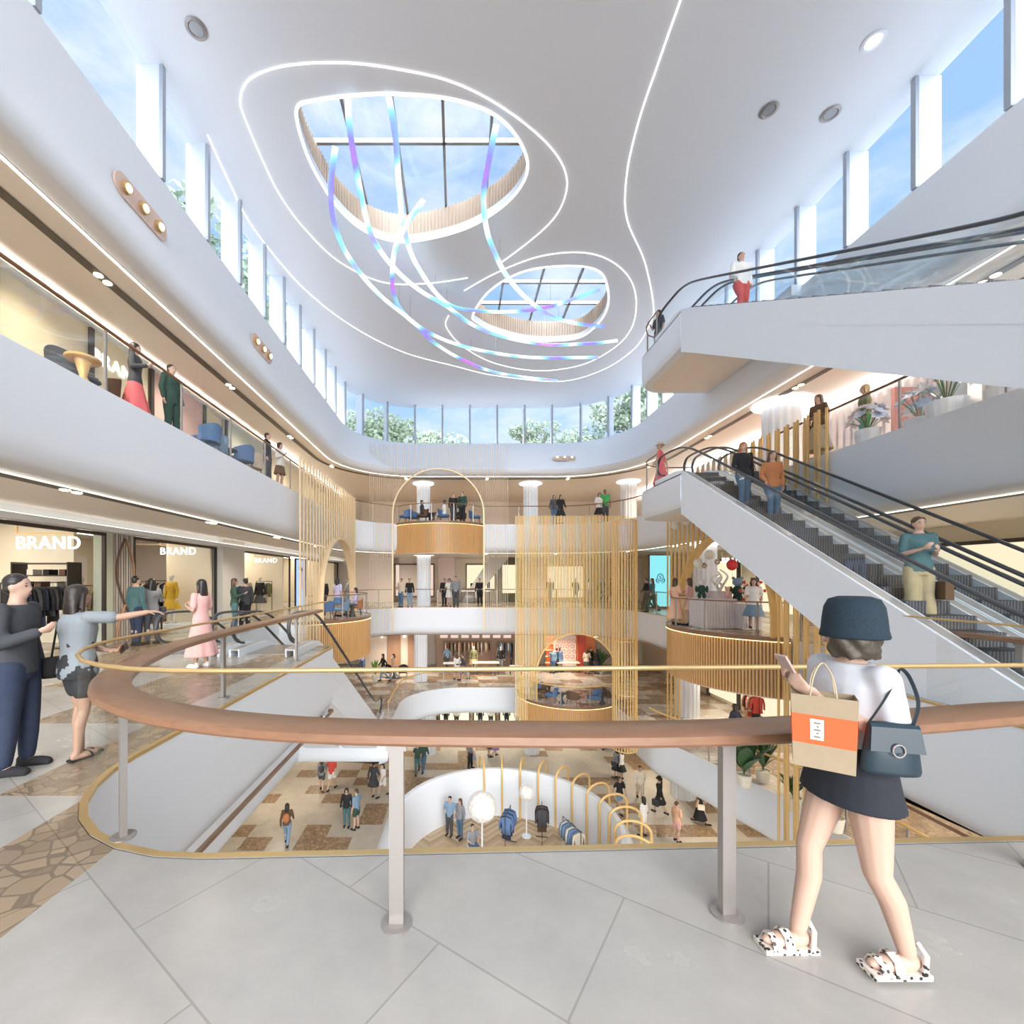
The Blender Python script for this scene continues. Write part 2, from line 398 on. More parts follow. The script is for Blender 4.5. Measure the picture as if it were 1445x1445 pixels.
# main ceiling with two openings
H1 = [(420,155),(445,143),(500,136),(560,134),(640,142),(700,165),(735,205),(742,245),(715,285),(665,318),(610,335),(560,340),(515,325),(480,295),(450,250),(430,205)]
H2 = [(668,445),(690,412),(735,385),(790,376),(838,380),(855,400),(856,435),(838,462),(810,478),(750,480),(700,468),(675,455)]
def hole(H):
    pts = [(p.x, p.y) for p in catmull([at(x, y, 12.1).xy for x, y in H], 5, True)]
    a = sum(pts[i-1][0]*pts[i][1]-pts[i][0]*pts[i-1][1] for i in range(len(pts)))
    return pts if a > 0 else pts[::-1]
h1, h2 = hole(H1), hole(H2)
struct(MB().prism([(p[0], max(p[1], 1.0)) for p in offs(PT, .45)], 12.1, 12.3, CEIL, [h1, h2]).build('ceiling'), 'main white ceiling')
def skylight(hp, n, label, bars):
    t = thing('window', label, 'skylight'); t.name = f'window_{n}'; t['kind'] = 'structure'
    wn = withn(hp)
    MB().sweep(wn, [(.02, 12.13), (.12, 12.2), (.1, 13.0), (.22, 13.05)], RIBW).build('well', t)
    m = MB()
    rr = resample(hp, .11, True); rn = withn(rr)
    for x, y, nx, ny in rn:
        M = Matrix.Translation((x+nx*.09, y+ny*.09, 0)) @ Matrix.Rotation(math.atan2(ny, nx), 4, 'Z')
        m.box(-.025, -.022, 12.22, .02, .022, 13.0, RIBW, M)
    m.build('slats', t)
    MB().sweep(wn, [(-.008, 12.085), (-.008, 12.105), (.05, 12.105), (.05, 12.085)], LED, pclosed=True).build('glow_ring', t)
    xs = [p[0] for p in hp]; ys = [p[1] for p in hp]
    x0, x1, y0, y1 = min(xs)-.3, max(xs)+.3, min(ys)-.3, max(ys)+.3
    MB().prism(rect(x0-.2, y0-.2, x1+.2, y1+.2), 13.05, 13.07, WGLASS).build('glass_pane', t)
    f = MB(); 
    for k in range(1, bars[0]): X = x0+(x1-x0)*k/bars[0]; f.box(X-.035, y0, 13.07, X+.035, y1, 13.19, STEEL)
    for k in range(1, bars[1]): Y = y0+(y1-y0)*k/bars[1]; f.box(x0, Y-.04, 13.07, x1, Y+.04, 13.19, STEEL)
    f.build('glazing_bars', t)
    struct(t)
skylight(h1, 1, 'large bean shaped skylight lined with ribbed timber', (5, 2))
skylight(h2, 2, 'smaller oval skylight behind the ribbons', (4, 4))
# LED lines in the ceiling
def ledline(pts, label, closed=False, z=12.09, r=.013):
    p = [at(x, y, 12.1) for x, y in pts]; q = catmull([Vector((a.x, a.y, z)) for a in p], 6, closed)
    o = MB().tube(q, r, LED, 6, closed).build('led_strip'); tag(o, label, 'strip light', 'curved light lines in the ceiling')
ledline([(705,372),(745,342),(780,310),(798,275),(797,240),(770,200),(710,152),(640,116),(560,97),(480,88),(400,93),(352,112),(339,142),(347,170),(368,220),(395,275),(432,325),(480,370),(540,398),(600,400),(660,392)], 'curved white light line looping around the large skylight')
ledline([(655,410),(700,385),(760,362),(820,356),(862,368),(890,395),(898,430),(890,465),(865,492),(820,515),(760,523),(700,513),(655,490),(630,462),(633,445)], 'curved white light line looping around the small skylight')
ledline([(293,190),(325,260),(360,325),(430,408),(500,462),(570,497),(640,516),(700,530),(790,538),(850,522),(895,492),(918,455),(922,430),(910,370),(885,310),(884,250),(900,175),(932,80),(962,-5)], 'long light line winding along the ceiling edge')
# high windows
tp = []; 
o_full = [p for p in PT[2:]]          # right side, far end, left side
mid = [p for p in PT[2:]]
fp = [(9.5, y) for y in (2.6, 4.2, 5.9, 7.5, 9.05, 10.65, 12.2, 13.8, 15.4, 17.0, 18.6, 20.2)]+resample([(9.5, 21.8)]+mid+[(-6.0, 21.4)], 1.6)+[(-6.0, y) for y in (19.8, 18.2, 16.6, 15.05, 13.55, 12.0, 10.45, 8.85, 6.2, 4.4, 2.55)]; fn = withn(fp, False)
mull0 = MB().box(-.06, -.055, 9.8, .02, .055, 12.1, TAUPE).mesh('mullion')
mullf = mat('grey blue mullion', (.42, .47, .55), .4)
mull0 = MB().box(-.03, -.05, 9.8, .04, .05, 12.1, mullf).mesh('mullion')
fin0 = MB().box(.04, -.055, 9.8, .5, .055, 12.1, WHITE).mesh('fin')
WN = 3
for i in range(len(fn)-1):
    a, b = fn[i], fn[i+1]
    w = bpy.data.objects.new(f'window_{WN}', None); COL.objects.link(w); WN += 1
    w.location = (a[0], a[1], 0); ang = math.atan2(a[3], a[2]); w.rotation_euler = (0, 0, ang)
    w['kind'] = 'structure'; w['label'] = 'tall window between white fins under the ceiling'
    obj('mullion', mull0, w); obj('fin', fin0, w)
    M = (Matrix.Translation((a[0], a[1], 0)) @ Matrix.Rotation(ang, 4, 'Z')).inverted()
    A = M @ Vector((a[0]+a[2]*.3, a[1]+a[3]*.3, 0)); Bv = M @ Vector((b[0]+b[2]*.3, b[1]+b[3]*.3, 0))
    g = MB().add([(A.x, A.y, 9.8), (Bv.x, Bv.y, 9.8), (Bv.x, Bv.y, 12.1), (A.x, A.y, 12.1)], [(0, 1, 2, 3)], WGLASS); g.build('glass_pane', w)
# outer walls
def wall(name, x0, y0, z0, x1, y1, z1, m=BEIGE, label=None):
    return struct(MB().box(x0, y0, z0, x1, y1, z1, m).build(name), label)
wall('wall_back', -16, 33, -4.8, 20, 33.2, 7.6, BEIGE, 'back wall of the galleries')
wall('wall_back_lower', -20, 36, -9.6, 24, 36.2, -4.7, BEIGE, 'back wall of the ground floor')
wall('wall_left_upper', -8.35, -1, 4.8, -8.2, 33, 7.5, CREAM, 'shop wall of the upper left gallery')
wall('wall_left', -14.2, -2.5, 0, -14, 33, 3.17, CREAM, 'rear wall of the left shops')
wall('wall_left_middle', -12, 3, -4.8, -11.8, 33, -1.6, CREAM, 'left wall of the middle gallery')
wall('wall_right_upper', 12.6, -1, 4.8, 12.8, 33, 7.5, mat('pale shop wall', (.86, .83, .84), .5), 'shop wall of the upper right gallery')
wall('wall_right', 14, -2.5, 0, 14.2, 33, 3.17, CREAM, 'rear wall of the right gallery')
wall('wall_right_middle', 14, 2, -4.8, 14.2, 33, -1.6, CREAM, 'right wall of the middle gallery')
wall('wall_left_ground', -14, 2, -9.6, -13.8, 36, -6.4, CREAM, 'left wall of the ground floor')
wall('wall_right_ground', 14, 2, -9.6, 14.2, 36, -6.4, CREAM, 'right wall of the ground floor')
# cove lights and gallery edge lights
def strip(path, z, w, h, m, label, group, closed=False, name='cove_light'):
    o = MB().sweep(withn(path, closed), [(-w/2, z), (w/2, z), (w/2, z+h), (-w/2, z+h)], m, closed, True).build(name)
    return tag(o, label, 'strip light', group)
G = 'cove lights above the shopfronts'
strip([(-8.08, 33), (-8.08, -1)], 7.30, .04, .02, WLED, 'warm light cove above the upper left shopfronts', G)
strip([(-8.72, 33), (-8.72, -1)], 2.985, .05, .02, WLED, 'warm light cove above the left shopfronts on the walkway level', G)
strip([(12.4, -1), (12.4, 33)], 7.30, .04, .02, WLED, 'warm light cove above the upper right shopfronts', G)
for V, z, nm in ((V4, 3.15, 'thin light line under the white edge of the upper gallery'), (V3, -1.64, 'thin light line under the white edge of the foreground gallery'), (V2, -6.42, 'thin light line under the white edge of the middle gallery')):
    strip(offs(V, .45), z, .03, .018, WLED, nm, 'light lines under the gallery edges', True, 'led_strip')
strip(offs(PB, .48), 7.48, .03, .018, LED, 'thin light line under the curved roof band', 'light lines under the gallery edges', True, 'led_strip')
struct(MB().sweep(withn([(-8.2, 33), (-8.2, -1)], False), [(0, 7.22), (.22, 7.22), (.22, 7.28), (0, 7.28)] if False else [(0, 7.22), (-.22, 7.22), (-.22, 7.28), (0, 7.28)], WHITE, False, True).build('trim_7'))
struct(MB().box(-9.0, -2.5, 2.9, -8.85, 33, 3.17, WHITE).build('trim_8'), 'white bulkhead above the left shopfronts')
struct(MB().box(-8.95, -2.5, 2.86, -8.6, 33, 2.98, WHITE).build('trim_9'))
# dark track slots with pairs of spotlights
lamp0 = MB().lathe([(.075, 0), (.075, -.012), (.05, -.02)], n=14, m=SPOTE).mesh('lamp')
def track(path, z, label, step, w=.09, closed=False, first=1.0):
    t = thing('track_light', label, 'track light', group='recessed spotlight tracks')
    MB().sweep(withn(path, closed), [(-w, z-.014), (w, z-.014), (w, z-.004), (-w, z-.004)], DSTEEL, closed, True).build('track', t)
    pts = resample(path, step, closed)
    for p in pts[:-1] if closed else pts[1:-1]:
        for d in (-.11, .11): obj('lamp', lamp0, t, loc=(p[0], p[1]+d, z-.012))
def path_of(V, d, ymin=1.0):
    P = offs(V, d); P = [p for p in P if p[1] > -5]
    return P
P4 = offs(PB, 1.05)
track([(p[0], max(p[1], -1)) for p in P4][1:]+[(P4[0][0], -1)], 7.49, 'long dark recessed track with spotlight pairs in the ceiling over the upper gallery', 4.6)
P3 = offs(V4, .62)
track([(p[0], max(p[1], -1)) for p in P3][1:]+[(P3[0][0], -1)], 3.16, 'dark recessed track with spotlight pairs in the soffit above the walkway level', 4.2)
# spotlight plates on the roof band
def plate(px, py, X, Y, Z, rz, tilt, label, s=1.0):
    t = thing('spotlight_plate', label, 'wall light', (X, Y, Z), rz, 'pill shaped spotlight plates on the roof band')
    t.rotation_euler = (tilt, 0, rz)
    CP = mat('copper pink plate', (.80, .58, .48), .35, .4)
    prof = []
    for k in range(24):
        q = 2*PI*k/24; cx = .47 if math.cos(q) > 0 else -.47
        prof.append((cx+.19*math.cos(q), .19*math.sin(q)))
    m = MB(); n = len(prof); m.add([(a, 0, b) for a, b in prof]+[(a, -.04, b) for a, b in prof], [list(range(n))[::-1], list(range(n, 2*n))]+[(i, (i+1) % n, n+(i+1) % n, n+i) for i in range(n)], CP); m.build('plate', t)
    for x in (-.42, 0, .42):
        r = MB().tube([(x, -.04, 0), (x, -.10, 0)], .1, BRASS, 14).build('lamp', t)
        MB().ell((x, -.10, 0), (.065, .03, .065), SPOTE).build('bulb', r)
# left band face is almost vertical; its face point at height 8.5
plate(0, 0, -5.86, 8.05, 8.55, R(90), R(5), 'pill shaped plate with three spotlights on the left roof band, the large near one')
plate(0, 0, -5.86, 13.0, 8.55, R(90), R(5), 'pill shaped plate with three spotlights on the left roof band, the smaller farther one')
plate(0, 0, 6.1, 24.9, 8.55, R(0), R(-38), 'pill shaped plate with three spotlights on the far end of the roof band')
# ceiling downlights
def downlight(px, py, label, on):
    p = at(px, py, 12.1); t = thing('downlight', label, 'downlight', p, 0, 'round fittings in the main ceiling')
    MB().lathe([(.17, 0), (.19, -.02), (.14, -.03), (.12, -.005)], n=24, m=WHITE if on else STEEL).build('ring', t)
    MB().lathe([(.12, -.006), (.12, -.012)], n=24, m=LED if on else mat('grey lens', (.35, .37, .4), .2)).build('lens', t)
downlight(1233, 57, 'round lit downlight in the main ceiling near the right windows', True)
downlight(1085, 155, 'round unlit downlight in the ceiling, the left one of two', False)
downlight(1172, 160, 'round unlit downlight in the ceiling, the right one of two', False)
downlight(277, 40, 'small unlit fitting in the ceiling above the left windows', False)
# iridescent ribbons
def irid():
    m, t, n, l = nt('iridescent acrylic')
    out = n.new('ShaderNodeOutputMaterial'); tc = n.new('ShaderNodeTexCoord')
    wv = n.new('ShaderNodeTexNoise'); wv.inputs['Scale'].default_value = .55; wv.inputs['Detail'].default_value = 1
    l.new(tc.outputs['Object'], wv.inputs['Vector'])
    cr = n.new('ShaderNodeValToRGB'); e = cr.color_ramp.elements
    e[0].position = .28; e[0].color = (.62, .16, .80, 1); e[1].position = .72; e[1].color = (.65, .3, .85, 1)
    for p, c in ((.38, (.25, .25, .80, 1)), (.44, (.25, .65, .80, 1)), (.48, (.80, .90, .95, 1)), (.54, (.82, .86, .95, 1)), (.58, (.25, .74, .80, 1)), (.65, (.35, .32, .85, 1))):
        x = e.new(p); x.color = c
    l.new(wv.outputs['Fac'], cr.inputs[0])
    b = n.new('ShaderNodeBsdfPrincipled'); b.inputs['Roughness'].default_value = .15
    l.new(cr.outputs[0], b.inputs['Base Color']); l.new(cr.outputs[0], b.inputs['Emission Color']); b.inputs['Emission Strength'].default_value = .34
    tr = n.new('ShaderNodeBsdfTransparent'); mx = n.new('ShaderNodeMixShader'); mx.inputs[0].default_value = .82
    l.new(tr.outputs[0], mx.inputs[1]); l.new(b.outputs[0], mx.inputs[2]); l.new(mx.outputs[0], out.inputs[0]); MATS['irid'] = m
    return m
IR = irid()
def ribbon(pts, z0, z1, label):
    P = []; n = len(pts)
    for i, (x, y) in enumerate(pts):
        px, py = 300+x/2.223, 50+y/2.223
        u = i/(n-1); P.append(at(px, py, z0+(z1-z0)*u**.8))
    q = catmull(P, 7)
    t = thing('ribbon_sculpture', label, 'ribbon sculpture', q[0], 0, 'hanging iridescent ribbons')
    q = [v-q[0] for v in q]
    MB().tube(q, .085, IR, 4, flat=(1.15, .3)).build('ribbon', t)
    for k in (len(q)//5, len(q)//2, len(q)*4//5):
        z = 12.1-t.location.z
        if z > q[k].z: MB().tube([q[k], (q[k].x, q[k].y, z)], .006, STEEL, 4).build('wire', t)
ribbon([(385,350),(370,480),(385,600),(430,700),(520,810),(630,900),(690,960),(780,1015),(900,1060),(1080,1083)], 11.6, 10.9, 'leftmost iridescent ribbon, curving from the big skylight down to the lowest tip')
ribbon([(425,200),(430,290),(460,470),(500,630),(570,730),(650,800),(735,850),(820,910),(930,950),(1060,970),(1200,965),(1270,957)], 11.9, 10.8, 'longest iridescent ribbon reaching farthest right beneath the small skylight')
ribbon([(553,195),(575,330),(585,480),(600,600),(640,720),(735,840),(850,865),(960,865),(1060,850),(1150,820),(1215,795)], 12.0, 11.2, 'iridescent ribbon that turns upward across the small skylight')
ribbon([(662,515),(610,590),(570,680),(565,790),(590,860),(650,915),(740,960),(850,990),(1000,1010),(1210,1010)], 11.7, 10.8, 'hook shaped iridescent ribbon starting at the front lip of the big skylight')
ribbon([(890,280),(865,400),(850,500),(858,600),(880,670),(920,750),(980,820),(1060,880),(1150,905),(1230,912)], 11.8, 11.0, 'rightmost iridescent ribbon running from big skylight to small skylight')
# ================================================================== railings
def balustrade(path, z, h, label, group=None, rail=BRASS, rr=.022, step=1.5, post=True, name='glass_balustrade', flatrail=None):
    t = thing(name, label, 'balustrade', (path[0][0], path[0][1], z), 0, group)
    ox, oy = path[0]
    P = resample(path, .3) if len(path) < 400 else path
    MB().tube([(x-ox, y-oy, h) for x, y in P], rr, rail, 8, flat=flatrail).build('handrail', t, smooth=50)
    Q = resample(path, step)
    dense = resample(path, .25)
    seg = max(1, round(len(dense)/max(1, len(Q)-1)))
    i = 0
    while i < len(dense)-1:
        j = min(len(dense)-1, i+seg)
        pts = dense[i:j+1]
        vs = [(x-ox, y-oy, .02) for x, y in pts]+[(x-ox, y-oy, h-rr) for x, y in pts]; k = len(pts)
        MB().add(vs, [(a, a+1, k+a+1, k+a) for a in range(k-1)], GLASS).build('glass_panel', t)
        if post: MB().box(pts[0][0]-ox-.018, pts[0][1]-oy-.018, 0, pts[0][0]-ox+.018, pts[0][1]-oy+.018, h-rr, STEEL).build('post', t)
        i = j
    return t
# near balustrade follows the void edge
def edge_path(V, cond): return [p for p in V if cond(p)]
v3i = offs(V3, .05)
k0 = [i for i, p in enumerate(v3i)]
near = [p for p in v3i if p[1] < 11 and (p[0] > -3.5)]
# order: left edge (far to near), near edge, right edge (near to far)
nearpath = [(-3.15, 10.6)]+[p for p in near if p[1] < 7 and p[0] < 6.8]+[(6.65, 7.0)]
balustrade(nearpath, 0, 1.14, 'frameless curved glass balustrade with thin brass rail along the near gallery edge', None, BRASS, .015, 1.6, False)
def handrail_barrier():
    t = thing('handrail', 'broad walnut handrail on steel posts curving along the near gallery edge', 'handrail')
    ctl = [(-3.34, 10.4), (-3.34, 8), (-3.33, 6.2), (-3.15, 4.6), (-2.62, 3.3), (-1.9, 2.62), (-.95, 2.27), (.2, 2.18), (1.3, 2.2), (2.4, 2.36), (3.5, 2.55), (5.2, 2.62), (6.6, 2.9), (7.15, 3.9), (7.0, 5.2), (6.95, 6.9)]
    q = catmull([Vector((x, y)) for x, y in ctl], 8); n = withn([tuple(p) for p in q], False)
    MB().sweep(n, [(-.115, .895), (.115, .895), (.125, .91), (.12, .945), (.1, .955), (-.1, .955), (-.12, .945), (-.125, .91)], RAILW, False, True).build('rail', t, smooth=40)
    for (x, y, rz) in ((-2.2, 2.86, -.8), (-.3, 2.14, 0), (1.36, 2.2, .1), (3.4, 2.53, .15), (-3.34, 6.2, 1.57), (-3.34, 9.0, 1.57), (6.98, 5.4, 1.57), (6.95, 6.8, 1.57)):
        w = .035
        p = MB(); p.box(-w, -.02, .012, w, .02, .88, STEEL); p.box(-.05, -.03, .86, .05, .03, .897, STEEL); o = p.build('post', t, loc=(x, y, 0), rz=rz)
        f = MB(); f.lathe([(.075, 0), (.075, .01), (.05, .014)], n=18, m=STEEL); f.build('foot_plate', o)
handrail_barrier()
G4 = 'glass balustrades of the upper gallery'
v4 = offs(V4, .06)
left4 = [(-5.86, y) for y in (21.2, 18, 12, 6, 2)]
far4 = [p for p in v4 if p[1] > 21.2]
balustrade([(-5.86, 21.2), (-5.86, 2)], 4.8, 1.05, 'long glass balustrade of the upper gallery along the left side', G4, RAILW, .03, 1.9)
f4 = sorted([p for p in far4 if p[0] < -3.7], key=lambda p: p[0]); f4r = sorted([p for p in far4 if p[0] > 1.5], key=lambda p: p[0])
balustrade(f4+[(-3.6, 25.06)], 4.8, 1.05, 'glass balustrade of the upper gallery in the far left corner', G4, RAILW, .03, 1.5)
balustrade([(1.5, 25.06)]+f4r, 4.8, 1.05, 'glass balustrade of the upper gallery along the far right', G4, RAILW, .03, 1.8)
balustrade([(9.21, 12.6), (9.21, 2)], 4.8, 1.05, 'glass balustrade of the upper gallery on the right beyond the escalators', G4, RAILW, .03, 1.9)
G3 = 'glass balustrades of the walkway level'
v3 = offs(V3, .06)
f3 = sorted([p for p in v3 if p[1] > 22.6], key=lambda p: (p[0]))
f3 = [p for p in v3 if p[1] > 18.1 and p[0] < 9.5]
f3 = sorted([p for p in v3 if p[1] > 21.9], key=lambda p: math.atan2(p[1]-21.5, p[0]-1.8), reverse=True)
balustrade([(-5.86, 22.3)]+f3+[(9.46, 18.2)], 0, 1.05, 'long glass balustrade across the far end of the walkway level', G3, RAILW, .022, 1.8)
balustrade([(9.46, 12.0), (9.46, 7.4)], 0, 1.05, 'short glass balustrade on the right of the walkway level behind the rods', G3, RAILW, .022, 1.6)
G2 = 'brass railed balustrades of the middle gallery'
v2 = offs(V2, .06)
l2 = [p for p in v2 if p[0] < 3 and p[1] > 21.5 and p[0] > -3.2]
l2 = sorted(l2, key=lambda p: math.atan2(p[1]-21, p[0]-1), reverse=True)
balustrade([(-3.06, 19.2)]+l2+[(3.6, 25.96)], -4.8, 1.05, 'curved brass railed glass balustrade at the foot of the left escalators', G2, GOLD, .035, 1.5)
r2 = sorted([p for p in v2 if p[0] > 7.6 and 5 < p[1] < 23], key=lambda p: p[1])
balustrade([(9.86, 5.0)]+r2, -4.8, 1.05, 'slanting brass railed glass balustrade of the middle gallery on the right', G2, GOLD, .035, 1.5)

# ================================================================== escalators
RUN = 4.8/math.tan(R(30))
def epath(off, s0=-1.6, s1=RUN+1.3, soft=.5):
    """height of the incline plus off, with eased knees"""
    out = []; k = 60
    for i in range(k+1):
        s = s0+(s1-s0)*i/k
        def sp(x): return x if x > 20*soft else soft*math.log1p(math.exp(max(-30, x/soft)))
        z = -(sp(s)-sp(s-RUN))*math.tan(R(30)) if True else 0
        out.append((s, z+off))
    return out
def escalator(x0, x1, y0, z0, sg, label, group, truss_side=None):
    t = thing('escalator', label, 'escalator', (x0, y0, z0), 0, group)
    w = x1-x0
    def ext(prof_top, prof_bot, xa, xb, m, name, par=t):
        k = len(prof_top); vs = []
        for x in (xa, xb):
            vs += [(x, sg*s, z) for s, z in prof_top]+[(x, sg*s, z) for s, z in prof_bot]
        n = 2*k; fs = []
        for i in range(k-1):
            fs += [(i, i+1, n+i+1, n+i), (k+i, n+k+i, n+k+i+1, k+i+1), (i, k+i, k+i+1, i+1), (n+i, n+i+1, n+k+i+1, n+k+i)]
        fs += [(0, n, n+k, k), (k-1, 2*k-1, n+2*k-1, n+k-1)]
        return MB().add(vs, fs, m).build(name, par)
    top = epath(-.32, soft=.12); bot = epath(-1.12, soft=.12)
    top = [q for q in top if q[0] > -.1]; bot = bot[-len(top):]
    ext(top, [(s, min(b, a)) for (s, a), (_, b) in zip(top, bot)], x0+.004, x1-.004, WHITE, 'truss')
    for xa, xb, nm in ((x0, x0+.05, 0), (x1-.05, x1, 1)):
        ext(epath(.16, soft=.12), epath(-.36, soft=.12), xa, xb, WHITE, 'side_panel')
    for xa, xb in ((x0+.05, x0+.2), (x1-.2, x1-.05)):
        ext(epath(.17, soft=.12), epath(.13, soft=.12), xa, xb, GDECK, 'deck')
    for xa, xb in ((x0+.2, x0+.23), (x1-.23, x1-.2)):
        ext(epath(.17, soft=.12), epath(-.3, soft=.12), xa, xb, WHITE, 'skirt_panel')
    sm = MB(); sm.box(0, 0, -.32, w-.46, .352, 0, CHAR)
    for k in range(14): xx = (w-.46)*(k+.5)/14; sm.box(xx-.008, -.004, -.2, xx+.008, .352, .006, mat('step groove', (.16, .16, .165), .4))
    me = sm.mesh('step'); n = int(4.8/.2)
    for k in range(n):
        s = k*.3464+.1
        o = obj('step', me, t); o.location = (x0+.23-x0, sg*s if sg > 0 else sg*s-.352, -.2*k-.05)
    for s, z in ((-1.3, 0), (RUN+.1, -4.8)):
        MB().box(.23, min(sg*s, sg*(s+1.3)), z-.1, w-.23, max(sg*s, sg*(s+1.3)), z+.012, STEEL).build('comb_plate', t)
    for xx in (.125, w-.125):
        g = epath(.9, -1.35, RUN+1.05, .3); b = epath(.17, -1.35, RUN+1.05, .12); k = len(g)
        vs = [(xx, sg*s, z) for s, z in g]+[(xx, sg*s, z) for s, z in b]
        MB().add(vs, [(i, i+1, k+i+1, k+i) for i in range(k-1)], STEPG).build('glass_side', t)
        h = epath(.93, -1.3, RUN+1.0, .3)
        a0, a1 = h[0], h[-1]
        loop0 = [(a0[0]+.1, a0[1]-.68), (a0[0]-.22, a0[1]-.58), (a0[0]-.38, a0[1]-.32), (a0[0]-.26, a0[1]-.07)]
        loop1 = [(a1[0]+.26, a1[1]-.07), (a1[0]+.38, a1[1]-.32), (a1[0]+.22, a1[1]-.58), (a1[0]-.1, a1[1]-.68)]
        pts = [Vector((xx, sg*s, z)) for s, z in loop0+h[::3]+[h[-1]]+loop1]
        MB().tube(catmull(pts, 3), .038, RUBB, 8, flat=(1.1, .75)).build('handrail', t, smooth=60)
    return t
GE = 'escalators'
def esc_frame(): pass
E1 = escalator(0, 1.14, 0, 0, -1, 'lower right escalator, outer one, carrying three women', 'right hand escalators')
E1.location = (6.62, 13.0, 4.8)
dup(E1, (7.78, 13.0, 4.8), 0, 'lower right escalator, inner one, empty, nearest the right wall', 'right hand escalators')
dup(E1, (6.62, 13.0, 9.6), 0, 'upper right escalator under the ceiling, outer one over the atrium', 'right hand escalators')
dup(E1, (7.78, 13.0, 9.6), 0, 'upper right escalator under the ceiling, inner one beside the windows', 'right hand escalators')
E2 = escalator(0, 1.45, 0, 0, 1, 'left escalator going down, the right one next to the glass balustrade', 'left hand escalators')
E2.location = (-4.95, 11.0, 0)
dup(E2, (-6.6, 11.0, 0), 0, 'left escalator going down, the left one nearer the shops', 'left hand escalators')
def landing(z, n, label, x1):
    out = [(6.6, 12.9), (x1, 12.9), (x1, 16.4)]+[(7.6-math.cos(q*PI/16)*1.0, 15.4+math.sin(q*PI/16)*1.0) for q in range(8, -1, -1)]
    ccw = out; m = MB()
    rings(m, [(offs(ccw, -.35), z-1.0), (offs(ccw, -.1), z-.97), (offs(ccw, -.02), z-.86), (ccw, z-.7), (ccw, z)], WHITE)
    m.prism(offs(ccw, -.35), z-1.01, z-.99, SOFF); m.prism(ccw, z-.03, z, FL2)
    o = m.build(f'trim_{n}', smooth=35); struct(o, label)
landing(4.8, 10, 'white bridge landing at the head of the lower right escalators', 9.15)
landing(9.6, 11, 'white bridge landing at the head of the upper right escalators', 9.6)
balustrade([(6.68, 14.6), (6.68, 15.4), (6.95, 16.0), (7.6, 16.32), (8.85, 16.32)], 4.8, 1.05, 'short curved glass balustrade on the landing of the lower right escalators', G4, RAILW, .025, 1.2)
balustrade([(6.68, 14.6), (6.68, 15.4), (6.95, 16.0), (7.6, 16.32), (9.4, 16.32)], 9.6, 1.05, 'short curved glass balustrade on the landing of the upper right escalators', None, RAILW, .025, 1.2)
struct(MB().box(9.2, 12.0, 9.5, 9.9, 16.4, 9.8, WHITE).build('trim_12'))

# ================================================================== rod screens with arches
rodm = {}
def rod_mesh(m, r):
    k = (m.name, r)
    if k not in rodm: rodm[k] = MB().tube([(0, 0, 0), (0, 0, 1)], r, m, 8).mesh('rod')
    return rodm[k]
def archz(s, a):
    s0, s1, zb, zt = a; c = (s0+s1)/2; r = (s1-s0)/2; sp = zt-r
    return sp+math.sqrt(max(0, r*r-(s-c)**2))
def screen(org, ang, length, z0, z1, arch, sp, r, m, label, bandw, bandm=GOLD, low=None, cat='rod screen'):
    t = thing('rod_screen', label, cat, (*org, 0), ang, 'arched screens of vertical gold rods')
    me = rod_mesh(m, r); n = int(length/sp)
    for i in range(n+1):
        s = i*length/n; zz = z0
        if low: zz = low(s)
        if arch and arch[0]-.02 < s < arch[1]+.02: zz = archz(s, arch)
        if z1-zz < .08: continue
        o = obj('rod', me, t, loc=(s, (i % 2)*.05, zz)); o.scale = (1, 1, z1-zz)
    if arch:
        s0, s1, zb, zt = arch; c = (s0+s1)/2; rr = (s1-s0)/2; spz = zt-rr
        P = [(s0, zb)]+[(c-rr*math.cos(PI*k/28), spz+rr*math.sin(PI*k/28)) for k in range(29)]+[(s1, zb)]
        d = bandw
        vs = []
        for i, (s, z) in enumerate(P):
            u = Vector((s-c, z-spz)) if z > spz else Vector((s-c, 0)); u.normalize()
            for o_, y in ((0, -d/2), (.07, -d/2), (.07, d/2), (0, d/2)): vs.append((s+u.x*o_, y, z+u.y*o_))
        k = len(P); fs = [(i*4+j, i*4+(j+1) % 4, (i+1)*4+(j+1) % 4, (i+1)*4+j) for i in range(k-1) for j in range(4)]
        MB().add(vs, fs+[(0, 1, 2, 3), ((k-1)*4+3, (k-1)*4+2, (k-1)*4+1, (k-1)*4)], bandm).build('arch', t, smooth=40)
    return t
screen((-5.40, 14.9), R(90), 7.9, 0, 5.9, (2.1, 7.5, 0, 3.45), .17, .034, PGOLD, 'tall pale gold rod screen hanging along the left galleries', .35, PGOLD, lambda s: -1.4 if s < 2.2 else .9)
screen((-4.85, 24.0), 0, 7.6, -1.2, 9.1, (1.3, 6.25, -1.2, 7.7), .105, .011, LGOLD, 'fine rod screen with round arch framing the far balcony', .10, PGOLD)
screen((3.1, 23.3), 0, 6.0, -5.9, 5.05, (1.15, 5.35, -4.8, -1.3), .085, .027, YGOLD, 'dense golden rod curtain at the far right with arch over the lower cafe', .16, GOLD)
screen((9.07, 10.7), R(90), 8.0, -6.2, 5.9, (1.7, 6.9, 0, 3.1), .17, .034, GOLD, 'tall orange gold rod screen with arch around the right balloon balcony', .35, GOLD, lambda s: -9.55 if s < 1.7 else -6.2)
t = thing('rod_screen', 'round hanging column of gold rods left of the balloon balcony', 'rod screen', (7.25, 18.9, 0), 0, 'arched screens of vertical gold rods')
me = rod_mesh(GOLD, .022)
for k in range(26):
    q = 2*PI*k/26; o = obj('rod', me, t, loc=(.5*math.cos(q), .5*math.sin(q), -5.7)); o.scale = (1, 1, 9.9)
